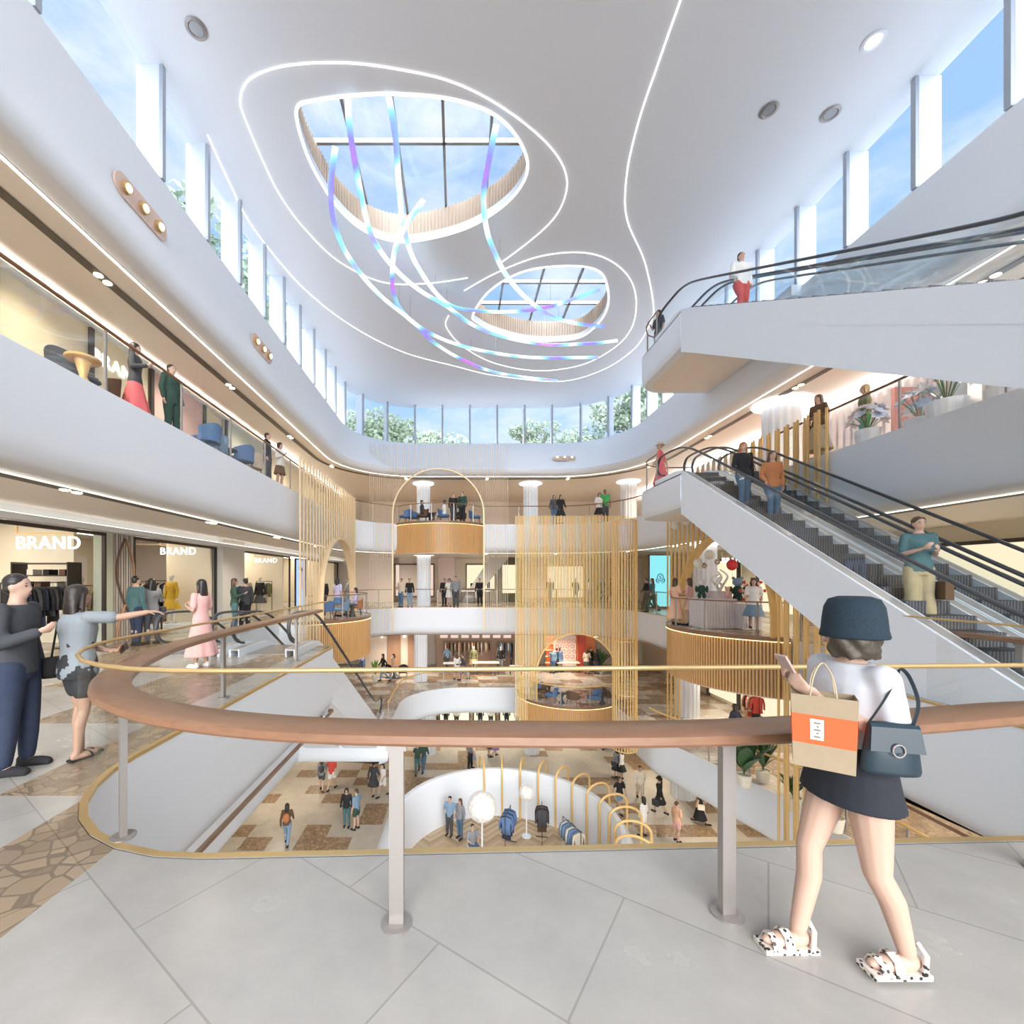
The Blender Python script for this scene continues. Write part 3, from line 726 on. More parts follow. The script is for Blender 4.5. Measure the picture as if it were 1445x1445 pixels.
for z in (4.2, -1.0, -3.3, -5.7): MB().tube([(.5*math.cos(2*PI*k/24), .5*math.sin(2*PI*k/24), z) for k in range(24)], .025, GOLD, 6, True).build('ring', t)

# ================================================================== slatted balconies
def balcony(cx, cy, half, depth, ang, z, label, zlow=1.72, back=.5, frac=1.0):
    """bulges toward local -Y"""
    t = thing('slatted_balcony', label, 'balcony', (cx, cy, z), ang, 'curved oak slatted balconies')
    N = 28; r = (half*half+depth*depth)/(2*depth); a = math.asin(min(1, half/r)) if depth < half else PI-math.asin(half/r)
    arc = [(r*math.sin(-a+2*a*k/N), -(r*math.cos(-a+2*a*k/N)-(r-depth))) for k in range(N+1)]
    poly = arc+[(half, back), (-half, back)]
    MB().prism(offs(poly, .04), -.09, .004, FL2, mtop=FL2).build('floor_slab', t)
    MB().sweep(withn(arc, False), [(.03, -.09), (.09, -.09), (.09, .03), (.03, .03)], RAILW, False, True).build('edge_trim', t)
    MB().sweep(withn(arc, False), [(.07, -.12), (.095, -.12), (.095, -.10), (.07, -.10)], GLOWL, False, True).build('light_line', t)
    m = MB(); m.sweep(withn(arc, False), [(0, -zlow), (0, -.1)], wood('oak backing', (.42, .22, .08), (.5, .28, .11)), False) if 'oak backing' not in MATS else m.sweep(withn(arc, False), [(0, -zlow), (0, -.1)], MATS['oak backing'], False)
    for x, y, nx, ny in withn(resample(arc, .085), False):
        M = Matrix.Translation((x, y, 0)) @ Matrix.Rotation(math.atan2(ny, nx), 4, 'Z')
        m.box(0, -.022, -zlow, .06, .022, -.12, SLAT, M)
    m.prism(poly, -zlow-.03, -zlow, SOFF)
    m.build('slatted_front', t)
    # the glass rail
    wn = [(x-nx*.08, y-ny*.08) for x, y, nx, ny in withn(arc, False)]
    c, s = math.cos(ang), math.sin(ang)
    W_ = [(cx+x*c-y*s, cy+x*s+y*c) for x, y in wn]
    return t, W_
b, w_ = balcony(-1.07, 24.95, 2.47, 1.35, 0, 4.8, 'oak slatted balcony with armchairs under the far arch')
balustrade(w_, 4.804, 1.0, 'curved glass balustrade around the far arched balcony', 'glass balustrades of the slatted balconies', RAILW, .022, 1.2)
b, w_ = balcony(9.35, 15.0, 2.75, 1.75, R(-90), 0, 'oak slatted balcony with balloon display on the right')
balustrade(w_, .004, 1.0, 'curved glass balustrade around the balloon balcony on the right', 'glass balustrades of the slatted balconies', RAILW, .022, 1.3)
b, w_ = balcony(6.2, 24.4, 2.75, 2.5, 0, -4.8, 'oak slatted cafe balcony with blue armchairs on the middle gallery', 1.3, 1.6)
balustrade(w_, -4.796, 1.0, 'curved brass railed glass balustrade around the lower cafe balcony', 'glass balustrades of the slatted balconies', GOLD, .03, 1.3)
b, w_ = balcony(-5.85, 19.6, 2.8, 1.8, R(90), 0, 'oak slatted balcony with cafe seats beyond the left escalators')
balustrade(w_, .004, 1.0, 'curved glass balustrade around the left cafe balcony', 'glass balustrades of the slatted balconies', RAILW, .022, 1.3)

# ================================================================== columns
def column(x, y, z0, z1, r, label, m=WHITE):
    t = thing('column', label, 'column', (x, y, z0), 0, 'fluted round columns')
    n = 64; h = z1-z0
    pts = [(math.cos(2*PI*k/n)*(r if k % 4 < 2 else r*.93), math.sin(2*PI*k/n)*(r if k % 4 < 2 else r*.93)) for k in range(n)]
    MB().prism(pts, 0, h, m).build('shaft', t)
    MB().lathe([(r*1.02, h-.01), (r*1.45, h-.015), (r*1.5, h-.05), (r*1.02, h-.07)], n=32, m=LED).build('light_ring', t)
column(-2.1, 26.6, 4.8, 7.5, .42, 'fluted white column behind the arched far balcony')
column(4.45, 26.6, 4.8, 7.5, .45, 'fluted white column in the middle of the far upper gallery')
column(10.2, 26.0, 4.8, 7.5, .45, 'fluted white column at the right of the far upper gallery')
column(10.7, 14.4, 4.8, 7.5, .55, 'fluted white column with glowing collar above the right escalators')
column(-2.1, 26.9, 0, 3.17, .42, 'fluted white column on the far side of the walkway level')
column(10.4, 18.3, 0, 3.17, .45, 'fluted column behind the arch of the balloon balcony')
column(-2.35, 27.6, -4.8, -1.62, .42, 'fluted white column on the far side of the middle gallery')
column(10.9, 20.6, -4.8, -1.62, .5, 'fluted column under the balloon balcony')
column(-1.9, 28.2, -9.6, -6.4, .5, 'fluted column at the back of the ground floor, left')
column(4.8, 28.2, -9.6, -6.4, .5, 'fluted column at the back of the ground floor, centre')
column(11.4, 28.9, -9.6, -6.4, .75, 'thick pale gold fluted column at the back of the ground floor', PGOLD)
column(11.7, 22.6, -9.6, -6.4, .6, 'fluted column at the right of the ground floor')
# ================================================================== people
def remesh(mb, voxel, name, smooth=4):
    me = mb.mesh(name+'_src'); o = bpy.data.objects.new('tmp', me); COL.objects.link(o)
    m = o.modifiers.new('r', 'REMESH'); m.mode = 'VOXEL'; m.voxel_size = voxel; m.use_smooth_shade = True
    s = o.modifiers.new('s', 'SMOOTH'); s.factor = .5; s.iterations = smooth
    dg = bpy.context.evaluated_depsgraph_get(); dg.update()
    out = bpy.data.meshes.new_from_object(o.evaluated_get(dg)); out.name = name
    bpy.data.objects.remove(o); bpy.data.meshes.remove(me)
    out.materials.clear(); out.shade_smooth()
    return out
V = Vector
def limb(mb, pts, rad, n=10):
    pts = [V(p) for p in pts]
    P = []; Rr = []
    for i in range(len(pts)-1):
        for k in range(4):
            t = k/4; P.append(pts[i].lerp(pts[i+1], t)); Rr.append(rad[i]*(1-t)+rad[i+1]*t)
    P.append(pts[-1]); Rr.append(rad[-1])
    mb.tube(P, Rr, None, n)
    for p, r in zip(pts, rad): mb.ell(p, (r, r, r), None, n, 6)
def hand(mb, w, d, side, curl=.4, s=1.0, pn=None, r0=.0085):
    """palm and five fingers; w wrist, d direction, pn palm normal"""
    d = V(d).normalized(); pn = V(pn) if pn else V((-side, 0, 0)); pn = (pn-d*pn.dot(d)).normalized(); lat = d.cross(pn)*side*-1
    w = V(w); M = Matrix((lat, d, pn)).transposed()
    c = w+d*.045*s
    mb.ell(c, (.036*s, .05*s, .017*s), None, 10, 8, M)
    for k, (o, L) in enumerate(((.027, .072), (.009, .082), (-.009, .076), (-.026, .058))):
        p = c+lat*o*s+d*.038*s; q = [p]; a = .15
        for j, f in enumerate((.42, .33, .25)):
            a += curl*(.8 if j == 0 else 1.0); dd = d*math.cos(a)+pn*math.sin(a); q.append(q[-1]+dd*L*f*s)
        limb(mb, q, [r0*s, r0*.95*s, r0*.88*s, r0*.8*s], 6)
    p = w+lat*.025*s+d*.02*s; q = [p, p+(lat*.8+d*.7+pn*.2).normalized()*.034*s, p+(lat*.8+d*.9+pn*.4).normalized()*.034*s+(d+lat*.1+pn*.5).normalized()*.034*s]
    limb(mb, q, [.011*s, .01*s, .0085*s], 6)
POSES = {
 # hip z, lean(y), then per side: elbow, wrist, hand dir, knee, ankle, curl   (x is outward; mirrored for the left)
 'stand': dict(e=[(.235, -.02, 1.12), (.235, -.02, 1.12)], w=[(.25, .05, .88), (.25, .05, .88)], k=[(.09, .01, .49), (.10, .03, .49)], a=[(.09, -.02, .09), (.12, .04, .09)]),
 'phone': dict(e=[(.20, -.01, 1.13), (.21, -.02, 1.12)], w=[(.07, .25, 1.20), (.10, .22, 1.16)], k=[(.09, .02, .49), (.10, .0, .49)], a=[(.09, -.03, .09), (.11, .03, .09)], hd=(-.2, .9, .5), look=-.35),
 'talk': dict(e=[(.24, .02, 1.13), (.22, -.03, 1.12)], w=[(.16, .25, 1.22), (.20, .05, .88)], k=[(.10, .0, .49), (.09, .04, .49)], a=[(.13, -.02, .09), (.09, .02, .09)], hd=(.1, .9, .4)),
 'walk': dict(e=[(.22, .10, 1.14), (.22, -.14, 1.14)], w=[(.22, .26, .95), (.21, -.20, .91)], k=[(.085, -.06, .49), (.085, .16, .50)], a=[(.07, -.34, .17), (.08, .22, .10)], lean=.03),
 'stride': dict(e=[(.22, -.12, 1.14), (.22, .10, 1.14)], w=[(.22, -.18, .92), (.20, .24, .98)], k=[(.085, .18, .50), (.085, -.03, .48)], a=[(.08, .26, .10), (.08, -.30, .15)], lean=.04),
 'sit': dict(hip=.47, e=[(.22, .06, .70), (.22, .06, .70)], w=[(.14, .28, .66), (.12, .26, .68)], k=[(.11, .44, .50), (.10, .42, .50)], a=[(.11, .42, .09), (.12, .50, .09)], hd=(-.2, .9, .1)),
 'point': dict(e=[(.355, .17, 1.395), (.21, .06, 1.11)], w=[(.525, .33, 1.44), (-.10, .22, 1.04)], k=[(.08, .01, .49), (.07, .06, .50)], a=[(.05, -.03, .09), (.02, .03, .09)], hd=(.73, .67, .05), hd2=(-.9, .5, 0), point=True),
 'phonewalk': dict(e=[(.20, -.02, 1.13), (.20, -.03, 1.12)], w=[(.06, .22, 1.34), (.09, .23, 1.30)], k=[(.085, .13, .51), (.085, -.05, .48)], a=[(.08, .19, .10), (.08, -.19, .12)], hd=(-.15, .85, .6)),
 'step': dict(e=[(.23, .0, 1.12), (.22, -.04, 1.12)], w=[(.22, .18, .98), (.21, .05, .88)], k=[(.09, .12, .56), (.09, .02, .49)], a=[(.09, .10, .18), (.09, -.03, .09)]),
}
def joints(pose, g):
    P = POSES[pose]; hip = P.get('hip', .91); dz = hip-.91; ln = P.get('lean', 0)
    sw = .165 if g == 'f' else .19
    J = dict(hip=hip, dz=dz, ln=ln, sw=sw, sides=[])
    for i, sd in enumerate((1, -1)):
        m = lambda p: V((p[0]*sd, p[1], p[2]))
        sh = V((sw*sd, ln, 1.405+dz)); dx = sw-.165
        e = m(P['e'][i]); w = m(P['w'][i]); e.x += dx*sd*.8; w.x += dx*sd*.6
        hd = (P.get('hd2') if i == 1 and P.get('hd2') else P.get('hd'))
        hd = V((hd[0]*sd, hd[1], hd[2])) if hd else (w-e)
        if pose in ('walk', 'stride', 'stand', 'step') and 'hd' not in P: hd = V((0, .15, -1))
        if pose == 'talk' and i == 1: hd = V((0, .15, -1))
        J['sides'].append(dict(sd=sd, sh=sh, e=e, w=w, hd=hd, hp=V((.088*sd, 0, hip-.02)), k=m(P['k'][i]), a=m(P['a'][i])))
    return J
def torso(mb, J, infl=0, z0=.84, z1=1.47, g='f', cap=True):
    dz, ln = J['dz'], J['ln']
    prof = [(.80, .155, .105), (.86, .172 if g == 'f' else .165, .118), (.94, .165, .112), (1.07, .128 if g == 'f' else .15, .092 if g == 'f' else .105), (1.18, .14 if g == 'f' else .165, .10), (1.28, .158 if g == 'f' else .18, .116), (1.36, .160 if g == 'f' else .188, .105), (1.42, .125 if g == 'f' else .14, .078), (1.455, .062, .06), (1.50, .05, .055)]
    def at_(z):
        for i in range(len(prof)-1):
            if prof[i][0] <= z <= prof[i+1][0]:
                t = (z-prof[i][0])/(prof[i+1][0]-prof[i][0]); return [prof[i][j]*(1-t)+prof[i+1][j]*t for j in (1, 2)]
        return prof[-1][1:] if z > 1 else prof[0][1:]
    zs = [z0]+[p[0] for p in prof if z0 < p[0] < z1]+[z1]
    mb.loft([((0, ln*max(0, (z-.9)/.5), z+dz), at_(z)[0]+infl, at_(z)[1]+infl) for z in zs], None, 18)
def make_body(pose, g, voxel=.015, look=0.0, fing=.011, curl=.45, hs=1.0):
    J = joints(pose, g); mb = MB(); torso(mb, J, 0, .82, 1.5, g)
    dz, ln = J['dz'], J['ln']; m = 1.0 if g == 'f' else 1.12
    # head and neck
    hc = V((0, ln+.012, 1.60+dz)); mb.tube([(0, ln, 1.42+dz), (0, ln+.005, 1.50+dz), (0, ln+.012, 1.56+dz)], [.062*m, .05*m, .05*m], None, 12)
    M = Matrix.Rotation(look, 3, 'Z')
    H = lambda x, y, z: hc+M @ V((x, y, z))
    mb.ell(H(0, -.008, .025), (.074, .092, .088), None, 16, 12, M)
    mb.ell(H(0, .012, -.035), (.056, .068, .068), None, 14, 10, M)
    mb.ell(H(0, .045, -.078), (.028, .026, .022), None, 8, 6, M)
    mb.tube([H(0, .078, .02), H(0, .098, -.018), H(0, .084, -.03)], [.008, .013, .011], None, 6)
    mb.ell(H(0, .076, -.055), (.024, .012, .011), None, 8, 6, M)
    for s in (1, -1): mb.ell(H(.074*s, -.01, -.005), (.010, .019, .030), None, 6, 6, M)
    for S in J['sides']:
        sd = S['sd']
        limb(mb, [S['sh']-V((.03*sd, 0, .01)), S['sh'], S['e'], S['e'].lerp(S['w'], .35), S['w']], [.05*m, .047*m, .036*m, .036*m, .024*m])
        if POSES[pose].get('point') and sd == 1:
            hand(mb, S['w'], S['hd'], sd, .25, hs, (0, 0, -1), fing)
        else: hand(mb, S['w'], S['hd'], sd, curl, hs, None if S['hd'].z < -.5 else (-sd*.7, 0, .7), fing)
        k, a = S['k'], S['a']; c = k.lerp(a, .35)+V((0, -.02, 0)) if J['hip'] > .6 else k.lerp(a, .35)+V((0, -.015, 0))
        limb(mb, [S['hp'], S['hp'].lerp(k, .5), k, c, a], [.092*m, .075*m, .054*m, .053*m, .036*m], 12)
        toe = .15
        mb.ell(a+V((0, .06, -.055)), (.042, .125, .034), None, 10, 8); mb.ell(a+V((0, -.02, -.045)), (.035, .045, .042), None, 8, 6)
    return remesh(mb, voxel, 'body')
def make_top(pose, g, sleeve, hem=.84, infl=.014, voxel=.016):
    J = joints(pose, g); mb = MB(); torso(mb, J, infl, max(.80, hem), 1.452, g)
    if hem < .8:
        pass
    for S in J['sides']:
        sd = S['sd']; m = 1.0 if g == 'f' else 1.12
        if sleeve <= 0: limb(mb, [S['sh']-V((.05*sd, 0, 0)), S['sh']-V((.02*sd, 0, -.01))], [.055*m, .045*m]); continue
        pts = [S['sh']-V((.03*sd, 0, .01)), S['sh']]; rr = [.062*m, .062*m]
        if sleeve < 1: pts.append(S['sh'].lerp(S['e'], .75)); rr.append(.062*m)
        else: pts += [S['e'], S['w'].lerp(S['e'], .06)]; rr += [.052*m, .042*m]
        limb(mb, pts, rr)
    return remesh(mb, voxel, 'top')
def make_trousers(pose, g, length=1.0, wide=0.0, voxel=.016):
    J = joints(pose, g); mb = MB(); torso(mb, J, .012, .80, 1.0, g)
    m = 1.0 if g == 'f' else 1.12
    for S in J['sides']:
        k, a = S['k'], S['a']
        if length < .6: limb(mb, [S['hp'], S['hp'].lerp(k, length*1.2)], [.105*m, .092*m], 12)
        else: limb(mb, [S['hp'], S['hp'].lerp(k, .5), k, k.lerp(a, .5), k.lerp(a, .95)], [.104*m, .09*m+wide*.3, .068*m+wide*.6, .066*m+wide, .055*m+wide*1.2], 12)
    return remesh(mb, voxel, 'trousers')
def make_skirt(pose, g, hem=.5, flare=.12, top=1.08, voxel=.018, fat=0.0):
    J = joints(pose, g); mb = MB(); rs = []
    for i in range(9):
        t = i/8; z = top+(hem-top)*t
        if z > .86: rx, ry = (.135+(top-z)/(top-.86)*.05, .10+(top-z)/(top-.86)*.03)
        else: u = (.86-z)/(.86-hem); rx, ry = .187+flare*u, .132+flare*u*1.1
        rs.append(((0, 0, z+J['dz']), rx+fat*min(1, i/4), ry+fat*1.3*min(1, i/4)))
    if J['hip'] < .6:
        rs = [((0, -.02, .62), .14, .1), ((0, 0, .5), .19, .14)]
        mb.loft(rs[::-1], None, 20)
        for S in J['sides']: limb(mb, [S['hp'], S['k']], [.11, .08], 12)
    else: mb.loft(rs[::-1], None, 22)
    if flare > .08 and J['hip'] > .6:
        o = len(mb.v)
        mb.v = [(x*(1+.06*math.sin(7*math.atan2(y, x))*(max(0, .95-z))), y*(1+.1*math.sin(7*math.atan2(y, x))*(max(0, .95-z))), z) for x, y, z in mb.v]
    return remesh(mb, voxel, 'skirt')
def make_shoes(pose, g, heel=0):
    J = joints(pose, g); mb = MB()
    for S in J['sides']:
        a = S['a']; mb.ell(a+V((0, .062, -.056)), (.048, .138, .042), None, 12, 8); mb.ell(a+V((0, -.03, -.035)), (.042, .05, .055), None, 10, 8)
        mb.box(a.x-.044, a.y-.075, a.z-.09, a.x+.044, a.y+.185, a.z-.07, None)
    return remesh(mb, .014, 'shoes', 2)
def make_hair(pose, g, style, look=0.0, voxel=.012):
    if style == 'wavy': voxel = .0065
    J = joints(pose, g); mb = MB(); hc = V((0, J['ln']+.012, 1.60+J['dz'])); M = Matrix.Rotation(look, 3, 'Z')
    H = lambda x, y, z: hc+M @ V((x, y, z))
    if style == 'short':
        mb.ell(H(0, -.022, .048), (.083, .092, .078), None, 14, 10, M); mb.ell(H(0, -.055, .0), (.074, .05, .07), None, 12, 8, M)
    elif style == 'long':
        mb.ell(H(0, -.022, .045), (.088, .098, .085), None, 14, 10, M); mb.ell(H(0, -.06, -.02), (.085, .06, .11), None, 12, 8, M)
        mb.loft([(H(0, -.055, -.32), .065, .03), (H(0, -.075, -.2), .095, .042), (H(0, -.07, -.08), .09, .05), (H(0, -.04, .02), .085, .07)], None, 14)
        for s in (1, -1): limb(mb, [H(.074*s, -.0, .03), H(.078*s, -.01, -.06), H(.075*s, -.01, -.17)], [.022, .022, .014], 8)
    elif style == 'bob':
        mb.ell(H(0, -.022, .045), (.09, .10, .086), None, 14, 10, M); mb.ell(H(0, -.05, -.045), (.092, .062, .075), None, 12, 8, M)
        for s in (1, -1): limb(mb, [H(.078*s, .015, .03), H(.085*s, .01, -.07)], [.025, .026], 8)
    elif style == 'wavy':
        mb.ell(H(0, -.022, .045), (.09, .10, .086), None, 14, 10, M); r_ = random.Random(3)
        for k in range(26):
            x, y = math.sin(R(95+225*k/25)), math.cos(R(95+225*k/25)); rr = .086
            P = [H(x*rr*.95, y*rr*.95-.01, .03)]
            for j in range(1, 5): P.append(H(x*(rr+.012*math.sin(j*1.9+k))*1.03, y*(rr+.012*math.cos(j*2.1+k))*1.03-.012, .03-.036*j-r_.uniform(0, .008)))
            limb(mb, P, [.018, .019, .019, .017, .010], 7)
    elif style == 'bun':
        mb.ell(H(0, -.022, .047), (.085, .096, .080), None, 14, 10, M); mb.ell(H(0, -.06, 0), (.07, .045, .06), None, 12, 8, M); mb.ell(H(0, -.12, .04), (.038, .038, .038), None, 10, 8, M)
    elif style == 'tail':
        mb.ell(H(0, -.022, .047), (.085, .096, .080), None, 14, 10, M); mb.ell(H(0, -.06, 0), (.07, .045, .06), None, 12, 8, M)
        limb(mb, [H(0, -.10, .05), H(0, -.15, 0), H(0, -.13, -.16), H(0, -.12, -.24)], [.03, .034, .028, .012], 8)
    return remesh(mb, voxel, 'hair', 3)
EYE = mat('dark eye', (.05, .04, .04), .2); LIP = mat('lips', (.55, .22, .2), .5); SKIN = mat('light skin', (.58, .38, .29), .5); SKIN2 = mat('tan skin', (.44, .27, .19), .5); SKIN3 = mat('dark skin', (.25, .15, .11), .5)
def make_face(pose, g, look=0.0):
    J = joints(pose, g); mb = MB(); hc = V((0, J['ln']+.012, 1.60+J['dz'])); M = Matrix.Rotation(look, 3, 'Z')
    H = lambda x, y, z: hc+M @ V((x, y, z))
    for s in (1, -1): mb.ell(H(.029*s, .072, .012), (.011, .008, .006), EYE, 8, 6, M); mb.ell(H(.03*s, .074, .034), (.018, .006, .003), EYE, 8, 4, M)
    mb.ell(H(0, .083, -.055), (.02, .008, .006), LIP, 8, 6, M)
    return mb.mesh('facial_features')
CACHE = {}
def cached(key, fn):
    if key not in CACHE: CACHE[key] = fn()
    return CACHE[key]
MC = {}
def withmat(key, me, m):
    k = (key, m.name)
    if k not in MC: c = me.copy(); c.materials.clear(); c.materials.append(m); MC[k] = c
    return MC[k]
CLO = {}
def cloth(c):
    if isinstance(c, str): c = PAL[c]
    u = .5+.5*min(1, max(c)/.6); k = tuple(round(v*u, 4) for v in c)
    if k not in CLO: CLO[k] = mat('fabric %d' % len(CLO), k, .85, noise_amt=.12, nscale=14)
    return CLO[k]
PAL = dict(black=(.03, .03, .035), white=(.82, .81, .79), grey=(.30, .31, .33), dgrey=(.10, .105, .12), navy=(.04, .06, .12), blue=(.12, .22, .42), jeans=(.10, .20, .32), ljeans=(.22, .34, .48), khaki=(.48, .40, .24), green=(.05, .38, .12), dgreen=(.05, .12, .09), pink=(.78, .45, .42), coral=(.78, .16, .17), rust=(.50, .20, .08), peach=(.78, .48, .32), lilac=(.55, .50, .68), beige=(.62, .52, .40), teal=(.10, .22, .24), yellow=(.62, .42, .06), red=(.60, .07, .05), olive=(.25, .26, .12), cream=(.78, .72, .60), brown=(.2, .11, .06), purple=(.35, .2, .5))
HAIRM = dict(k=mat('black hair', (.025, .02, .02), .35), b=mat('brown hair', (.09, .05, .03), .4), g=mat('ginger hair', (.42, .16, .06), .4), w=mat('blond hair', (.5, .36, .2), .4))
def person(p, face, pose, g, top, bottom, hair, label, h=1.68, skin='1', sleeve=1, kind=None, group=None, shoe='black', look=0.0, hairc='k', extra=()):
    """bottom: ('trousers'|'shorts'|'skirt'|'dress'|'wide'|'long', colour)"""
    t = thing('person', label, 'person', p, R(face), group); s = h/1.70; t.scale = (s, s, s)
    sk = {'1': SKIN, '2': SKIN2, '3': SKIN3}[skin]; lk = POSES[pose].get('look', 0)
    def part(name, key, fn, m): 
        me = cached(key, fn); return obj(name, withmat(key, me, m), t)
    body = part('body', ('body', pose, g), lambda: make_body(pose, g), sk)
    obj('facial_features', cached(('face', pose, g), lambda: make_face(pose, g)), t)
    if hair: part('hair', ('hair', pose, g, hair), lambda: make_hair(pose, g, hair), HAIRM[hairc])
    nm = {0: 'vest', .5: 't_shirt', 1: 'shirt'}[sleeve]
    part(nm, ('top', pose, g, sleeve), lambda: make_top(pose, g, sleeve), cloth(top))
    k, c = bottom
    if k == 'trousers': part('trousers', ('tr', pose, g), lambda: make_trousers(pose, g), cloth(c))
    elif k == 'wide': part('trousers', ('wi', pose, g), lambda: make_trousers(pose, g, 1, .03), cloth(c))
    elif k == 'shorts': part('shorts', ('sh', pose, g), lambda: make_trousers(pose, g, .5), cloth(c))
    elif k == 'skirt': part('skirt', ('sk', pose, g), lambda: make_skirt(pose, g, .56, .06), cloth(c))
    elif k == 'dress': part('dress_skirt', ('dr', pose, g), lambda: make_skirt(pose, g, .50, .13), cloth(c))
    elif k == 'long': part('long_skirt', ('lo', pose, g), lambda: make_skirt(pose, g, .22, .14), cloth(c))
    part('shoes', ('shoe', pose, g), lambda: make_shoes(pose, g), cloth(shoe))
    for e in extra:
        if e[0] == 'bag':        # shoulder bag at the hip
            x = .24*e[2]; z = .86; b = MB(); b.box(x-.05, -.14, z-.12, x+.05, .14, z+.1); b.tube([(x, -.12, z+.1), (x*.75, -.02, 1.42), (x, .12, z+.1)], .009, None, 6)
            o = obj('shoulder_bag', b.mesh('shoulder_bag'), t); o.data.materials.append(cloth(e[1]))
        if e[0] == 'tote':       # carried in the hand
            x = .25*e[2]; b = MB(); b.box(x-.05, -.1, .42, x+.05, .22, .70); b.tube([(x, -.03, .70), (x, .03, .84), (x, .1, .84), (x, .15, .70)], .007, None, 6)
            o = obj('hand_bag', b.mesh('hand_bag'), t); o.data.materials.append(cloth(e[1]))
        if e[0] == 'pack':
            b = MB(); b.ell((0, -.19, 1.22), (.14, .09, .2), None, 12, 10); o = obj('backpack', b.mesh('backpack'), t); o.data.materials.append(cloth(e[1])); o.data.shade_smooth()
        if e[0] == 'hat':
            b = MB(); b.lathe([(.16, 1.655), (.155, 1.665), (.10, 1.67), (.095, 1.74), (.07, 1.765)], (0, J0(pose), 0), 20); o = obj('hat', b.mesh('hat'), t); o.data.materials.append(cloth(e[1])); o.data.shade_smooth()
    return t
def J0(pose): return POSES[pose].get('lean', 0)
def pat(x, y, Z, *a, **k): return person(at(x, y, Z), *a, **k)

# ---- walkway level
pat(192, 911, 0, -20, 'stand', 'm', 'teal', ('trousers', 'navy'), 'short', 'man in dark green shirt standing close to a woman outside the left shops', h=1.74)
pat(214, 909, 0, 60, 'talk', 'f', 'grey', ('trousers', 'dgrey'), 'long', 'woman in grey coat and dark trousers leaning toward the man outside the left shops', extra=(('bag', 'dgrey', 1),))
pat(284, 941, 0, 75, 'phone', 'f', 'pink', ('long', 'pink'), 'long', 'long haired woman in pale pink dress reading a phone on the left walkway', h=1.66, sleeve=.5, shoe='white')
pat(331, 892, 0, -60, 'talk', 'f', 'dgreen', ('trousers', 'teal'), 'long', 'woman in dark green top left of the pair outside the second left shop', hairc='b')
pat(346, 889, 0, 60, 'stand', 'm', 'dgrey', ('trousers', 'black'), 'short', 'man in charcoal right of the pair outside the second left shop')
person((-5.3, 19.2, 0.01), -30, 'stand', 'f', 'lilac', ('skirt', 'blue'), 'long', 'woman in lilac top standing on the left cafe balcony', sleeve=.5)
person((-6.4, 20.6, 0.0), 200, 'talk', 'm', 'black', ('trousers', 'dgrey'), 'short', 'man in black behind the left cafe balcony')
person((-6.1, 24.4, 0.0), 120, 'walk', 'm', 'grey', ('trousers', 'ljeans'), 'short', 'man in grey walking past the far left shops')
pat(566, 857, 0, 150, 'talk', 'm', 'beige', ('trousers', 'jeans'), 'short', 'man in beige jacket and jeans at the far rail, left of the arch column')
pat(578, 857, 0, 190, 'stand', 'f', 'black', ('trousers', 'ljeans'), 'short', 'person in black top and pale jeans at the far rail beside the column')
pat(627, 855, 0, 160, 'stand', 'm', 'black', ('trousers', 'black'), 'short', 'man dressed all in black left of a trio at the far rail')
pat(634, 856, 0, 170, 'talk', 'f', 'white', ('skirt', 'white'), 'bob', 'woman in white in the middle of a trio at the far rail', sleeve=.5)
pat(643, 857, 0, 180, 'stand', 'm', 'grey', ('trousers', 'dgrey'), 'short', 'tall man in grey right of a trio at the far rail', h=1.82)
pat(677, 854, 0, 175, 'stand', 'm', 'black', ('trousers', 'black'), 'short', 'man in black shirt and white tie front at the far rail, alone')
for i, (x, c, b, hr) in enumerate(((776, 'black', 'dgrey', 'short'), (812, 'dgreen', 'black', 'long'), (832, 'white', 'khaki', 'long'), (850, 'dgrey', 'black', 'short'), (862, 'brown', 'dgrey', 'short'))):
    pat(x, 851, 0, 160+i*17, ('walk', 'talk', 'stand', 'stride', 'walk')[i], 'mffmm'[i], c, ('trousers', b), hr, f"person in {('black', 'dark green', 'white', 'charcoal', 'brown')[i]} top behind the golden rod curtain on the walkway level")
pat(921, 864, 0, 100, 'stride', 'f', 'teal', ('wide', 'dgreen'), 'long', 'woman in green wide trousers striding beside the turquoise screen')
pat(913, 860, 0, 80, 'walk', 'm', 'black', ('trousers', 'dgrey'), 'short', 'man in black by the turquoise screen')
person((7.95, 15.9, .01), -70, 'talk', 'f', 'peach', ('long', 'peach'), 'long', 'left one of two women in peach dresses on the balloon balcony', hairc='b', sleeve=.5)
person((8.3, 15.6, .01), 40, 'stand', 'f', 'pink', ('skirt', 'peach'), 'long', 'right one of two women in peach, wearing a short skirt, on the balloon balcony', hairc='b', sleeve=.5, extra=(('tote', 'peach', 1),))
person((9.35, 13.75, .01), 150, 'walk', 'f', 'white', ('dress', 'ljeans'), 'long', 'woman in white top and blue skirt walking behind the balloon counter', sleeve=.5)
